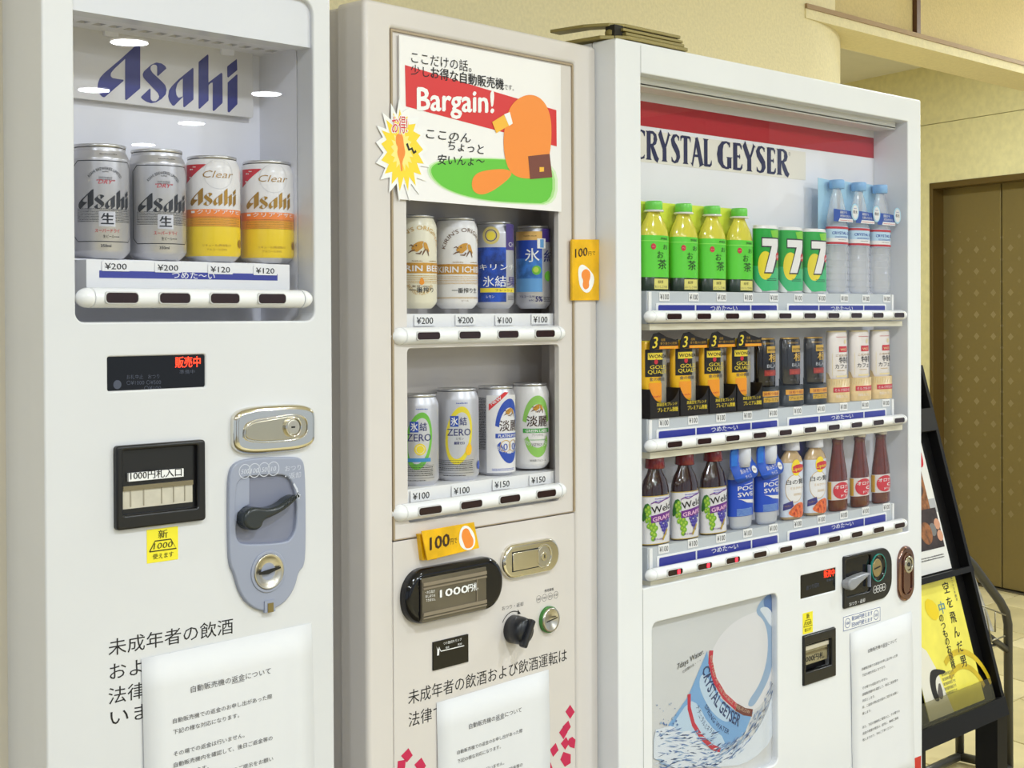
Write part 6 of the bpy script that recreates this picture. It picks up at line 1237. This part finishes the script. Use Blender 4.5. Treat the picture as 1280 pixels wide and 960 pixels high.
pk = lambda *p: [lean(*q) for q in p]
# yellow poster
yr = lean(1188, 716)[0]; yr = (lean(1188, 716)[0]+lean(1226, 862)[0])/2; yt = lean(1188, 716)[1]; w_ = .235
YP = Thing('event_poster', 'yellow event poster with black brush lettering on the lower rack shelf', 'poster', W0, (yr-w_/2, YR, zb_+.005))
m = LM(); m.lpoly([(yr-w_, .004), (yr, .004), (yr, yt), (yr-w_, yt)], .006, M('poster_yellow', (238, 226, 90), .4, noise=.08, nscale=14)); sh = m.build('poster_sheet', YP)
P = Pr(); yo = M('poster_ochre', (206, 178, 30), .4, noise=.1, nscale=30); pw = M('poster_white_part', (226, 222, 208), .45); wl2 = M('poster_black_brush', (30, 28, 24), .5); bb = M('poster_blue_brush', (92, 140, 158), .5)
P.poly([(yr-w_, .004), (yr-.135, .004), (yr-.165, .10), (yr-.185, yt*.5), (yr-w_, yt*.62)], pw, 1)
for rr_, a0, a1 in ((.115, 15, 120), (.085, 20, 130)): P.stroke([(yr-.07+rr_*cos(radians(a)), .0+rr_*sin(radians(a)), .012) for a in range(a0, a1, 8)], yo, 1.5)
P.poly(smoothp(pk((1153, 748), (1165, 752), (1172, 770), (1165, 778), (1153, 765)), 1), M('poster_bright_yellow', (236, 206, 10), .4), 1.2)
def vcol(t, p0, p1, h, m):
    for i, ch in enumerate(t):
        f = (i+.5)/len(t); q = lean(p0[0]+(p1[0]-p0[0])*f, p0[1]+(p1[1]-p0[1])*f); P.text(ch, (q[0]-h/2, q[1]-h/2), (q[0]+h/2, q[1]-h/2), h, m, 2, .015)
vcol('空を飛んだ男', (1177, 726), (1203, 836), .023, wl2); vcol('のつものお嬢様', (1172, 768), (1189, 836), .017, wl2); vcol('中', (1172, 752), (1176, 768), .024, bb)
vcol('平成二十六年四月', (1184, 716), (1193, 752), .006, inkg); 
for i in range(5): P.t if 0 else None; q = lean(1174+i*1.2, 846+i*6); P.text('東京都新宿区千代', (q[0]-.0, q[1]), (q[0]+.05, q[1]), .0062, inkg, 2)
P.poly(smoothp(pk((1160, 836), (1178, 838), (1178, 842), (1166, 845), (1166, 862), (1172, 876), (1166, 878), (1161, 866), (1158, 850)), 2), wl2, 3); P.poly(smoothp(pk((1170, 850), (1176, 868), (1174, 876), (1168, 870)), 1), M('poster_grey_figure', (96, 90, 84), .5), 3)
P.build('poster_print', YP, sh, fmap=lmap(.006))
# upper brochure
ux = (lean(1186, 708)[0]+lean(1172, 655)[0])/2; v0 = lean(1186, 712)[1]; v1 = v0+.42
BP = Thing('brochure', 'brochure with food photographs on the upper rack shelf, partly hidden by the machine', 'brochure', W0, (ux-.1, YR+.1, zb_+v0))
m = LM(); m.lpoly([(ux-.2, v0+.002), (ux, v0+.002), (ux, v1), (ux-.2, v1)], .007, M('brochure_white', (228, 226, 222), .4)); sh = m.build('brochure_cover', BP); P = Pr()
fdk = M('brochure_dark', (52, 38, 36), .4, noise=.4, nscale=60); fbr = M('brochure_brown', (140, 88, 48), .4, noise=.5, nscale=80); fsk = M('brochure_skin', (206, 150, 120), .4); frd = M('brochure_red', (200, 24, 36), .4)
P.rect(ux-.2, v0+.05, ux-.008, v0+.135, fdk, 1); P.rect(ux-.2, v0+.135, ux-.03, v0+.23, fbr, 1); P.rect(ux-.2, v0+.125, ux-.002, v0+.155, M('brochure_grey', (176, 176, 178), .4), .8)
for a, b, r, mm in ((.070, .085, .024, fbr), (.016, .075, .012, fsk), (.018, .100, .012, fsk), (.04, .09, .014, M('brochure_greyplate', (120, 118, 116), .4)), (.095, .17, .02, MATS['poster_yellow']), (.06, .18, .018, fdk), (.11, .21, .02, pw)): P.poly(circ(ux-a, v0+b, r, 20), mm, 2+r)
P.poly(smoothp([(ux-.05, v0+.23), (ux-.012, v0+.22), (ux-.010, v0+.27), (ux-.03, v0+.30), (ux-.05, v0+.29)], 2), frd, 2.5); tiny(P, ux-.15, ux-.02, v0+.034, .003, inkg, 2)
P.build('cover_print', BP, sh, fmap=lmap(.007))
# grey tube pamphlet stand behind it
YT = .62; tb = M('dark_grey_tube', (66, 64, 58), .38, .3); wire = M('silver_wire', (150, 144, 124), .35, .8); at6 = lambda px, py, d=YT: W0.at(px, py, d)
def tp(px, py, d=YT): x, z = at6(px, py, d); return (x, d, z)
TB = Thing('pamphlet_stand', 'grey tubular pamphlet stand with a wire basket behind the black rack', 'stand', W0, (at6(1258, 900)[0], YT, 0))
A = tp(1150, 622); pth = [A, tp(1200, 690), tp(1216, 706), tp(1250, 752), tp(1257, 765), tp(1260, 780)]; x_ = pth[-1][0]
rt = .0135
sm_ = [Vector(p) for p in pth]+[Vector((x_+.004, YT, .02))]
MB().tube(sm_, rt, tb, 14).build('bent_tube', TB)
MB().tube([v+Vector((0, .16, 0)) for v in sm_], rt, tb, 14).build('bent_tube', TB)
MB().tube([tp(1226, 788), tp(1258, 812)], .0105, tb, 12).build('lower_arm', TB); MB().tube([tp(1228, 808), tp(1250, 806)], .004, tb, 8).build('cross_rod', TB)
for dd in (0, .16): MB().tube([(x_, YT+dd, .02), (x_-.35, YT+dd, .02)], rt, tb, 12).build('foot', TB)
MB().tube([(x_, YT, .02), (x_, YT+.16, .02)], rt, tb, 12).build('cross_rod', TB)
for a, b in (((1224, 756), (1257, 769)), ((1231, 760), (1239, 800)), ((1244, 765), (1244, 790)), ((1239, 801), (1256, 795)), ((1227, 784), (1239, 800))): MB().tube([tp(*a, YT-.02), tp(*b, YT-.02)], .0022, wire, 8).build('basket_wire', TB)
for i, (a, b, c_, d_, mm, lb) in enumerate((((1199, 676), (1206, 684), (1243, 790), (1232, 786), 'leaflet_white', 'white leaflet leaning in the wire basket'), ((1204, 700), (1212, 706), (1238, 796), (1228, 790), 'leaflet_grey', 'grey glossy leaflet in the wire basket, behind the white one'))):
    L_ = Thing('leaflet', lb, 'leaflet', W0, (at6(1225, 790)[0], YT+.03+i*.02, at6(1225, 790)[1])); yq = YT+.03+i*.02
    m = MB().plate([at6(*q, yq) for q in (a, b, c_, d_)], yq, yq+.14, M(mm, (206, 204, 200) if i == 0 else (150, 148, 140), .35, noise=.15, nscale=50)); m.build('leaflet_sheet', L_)
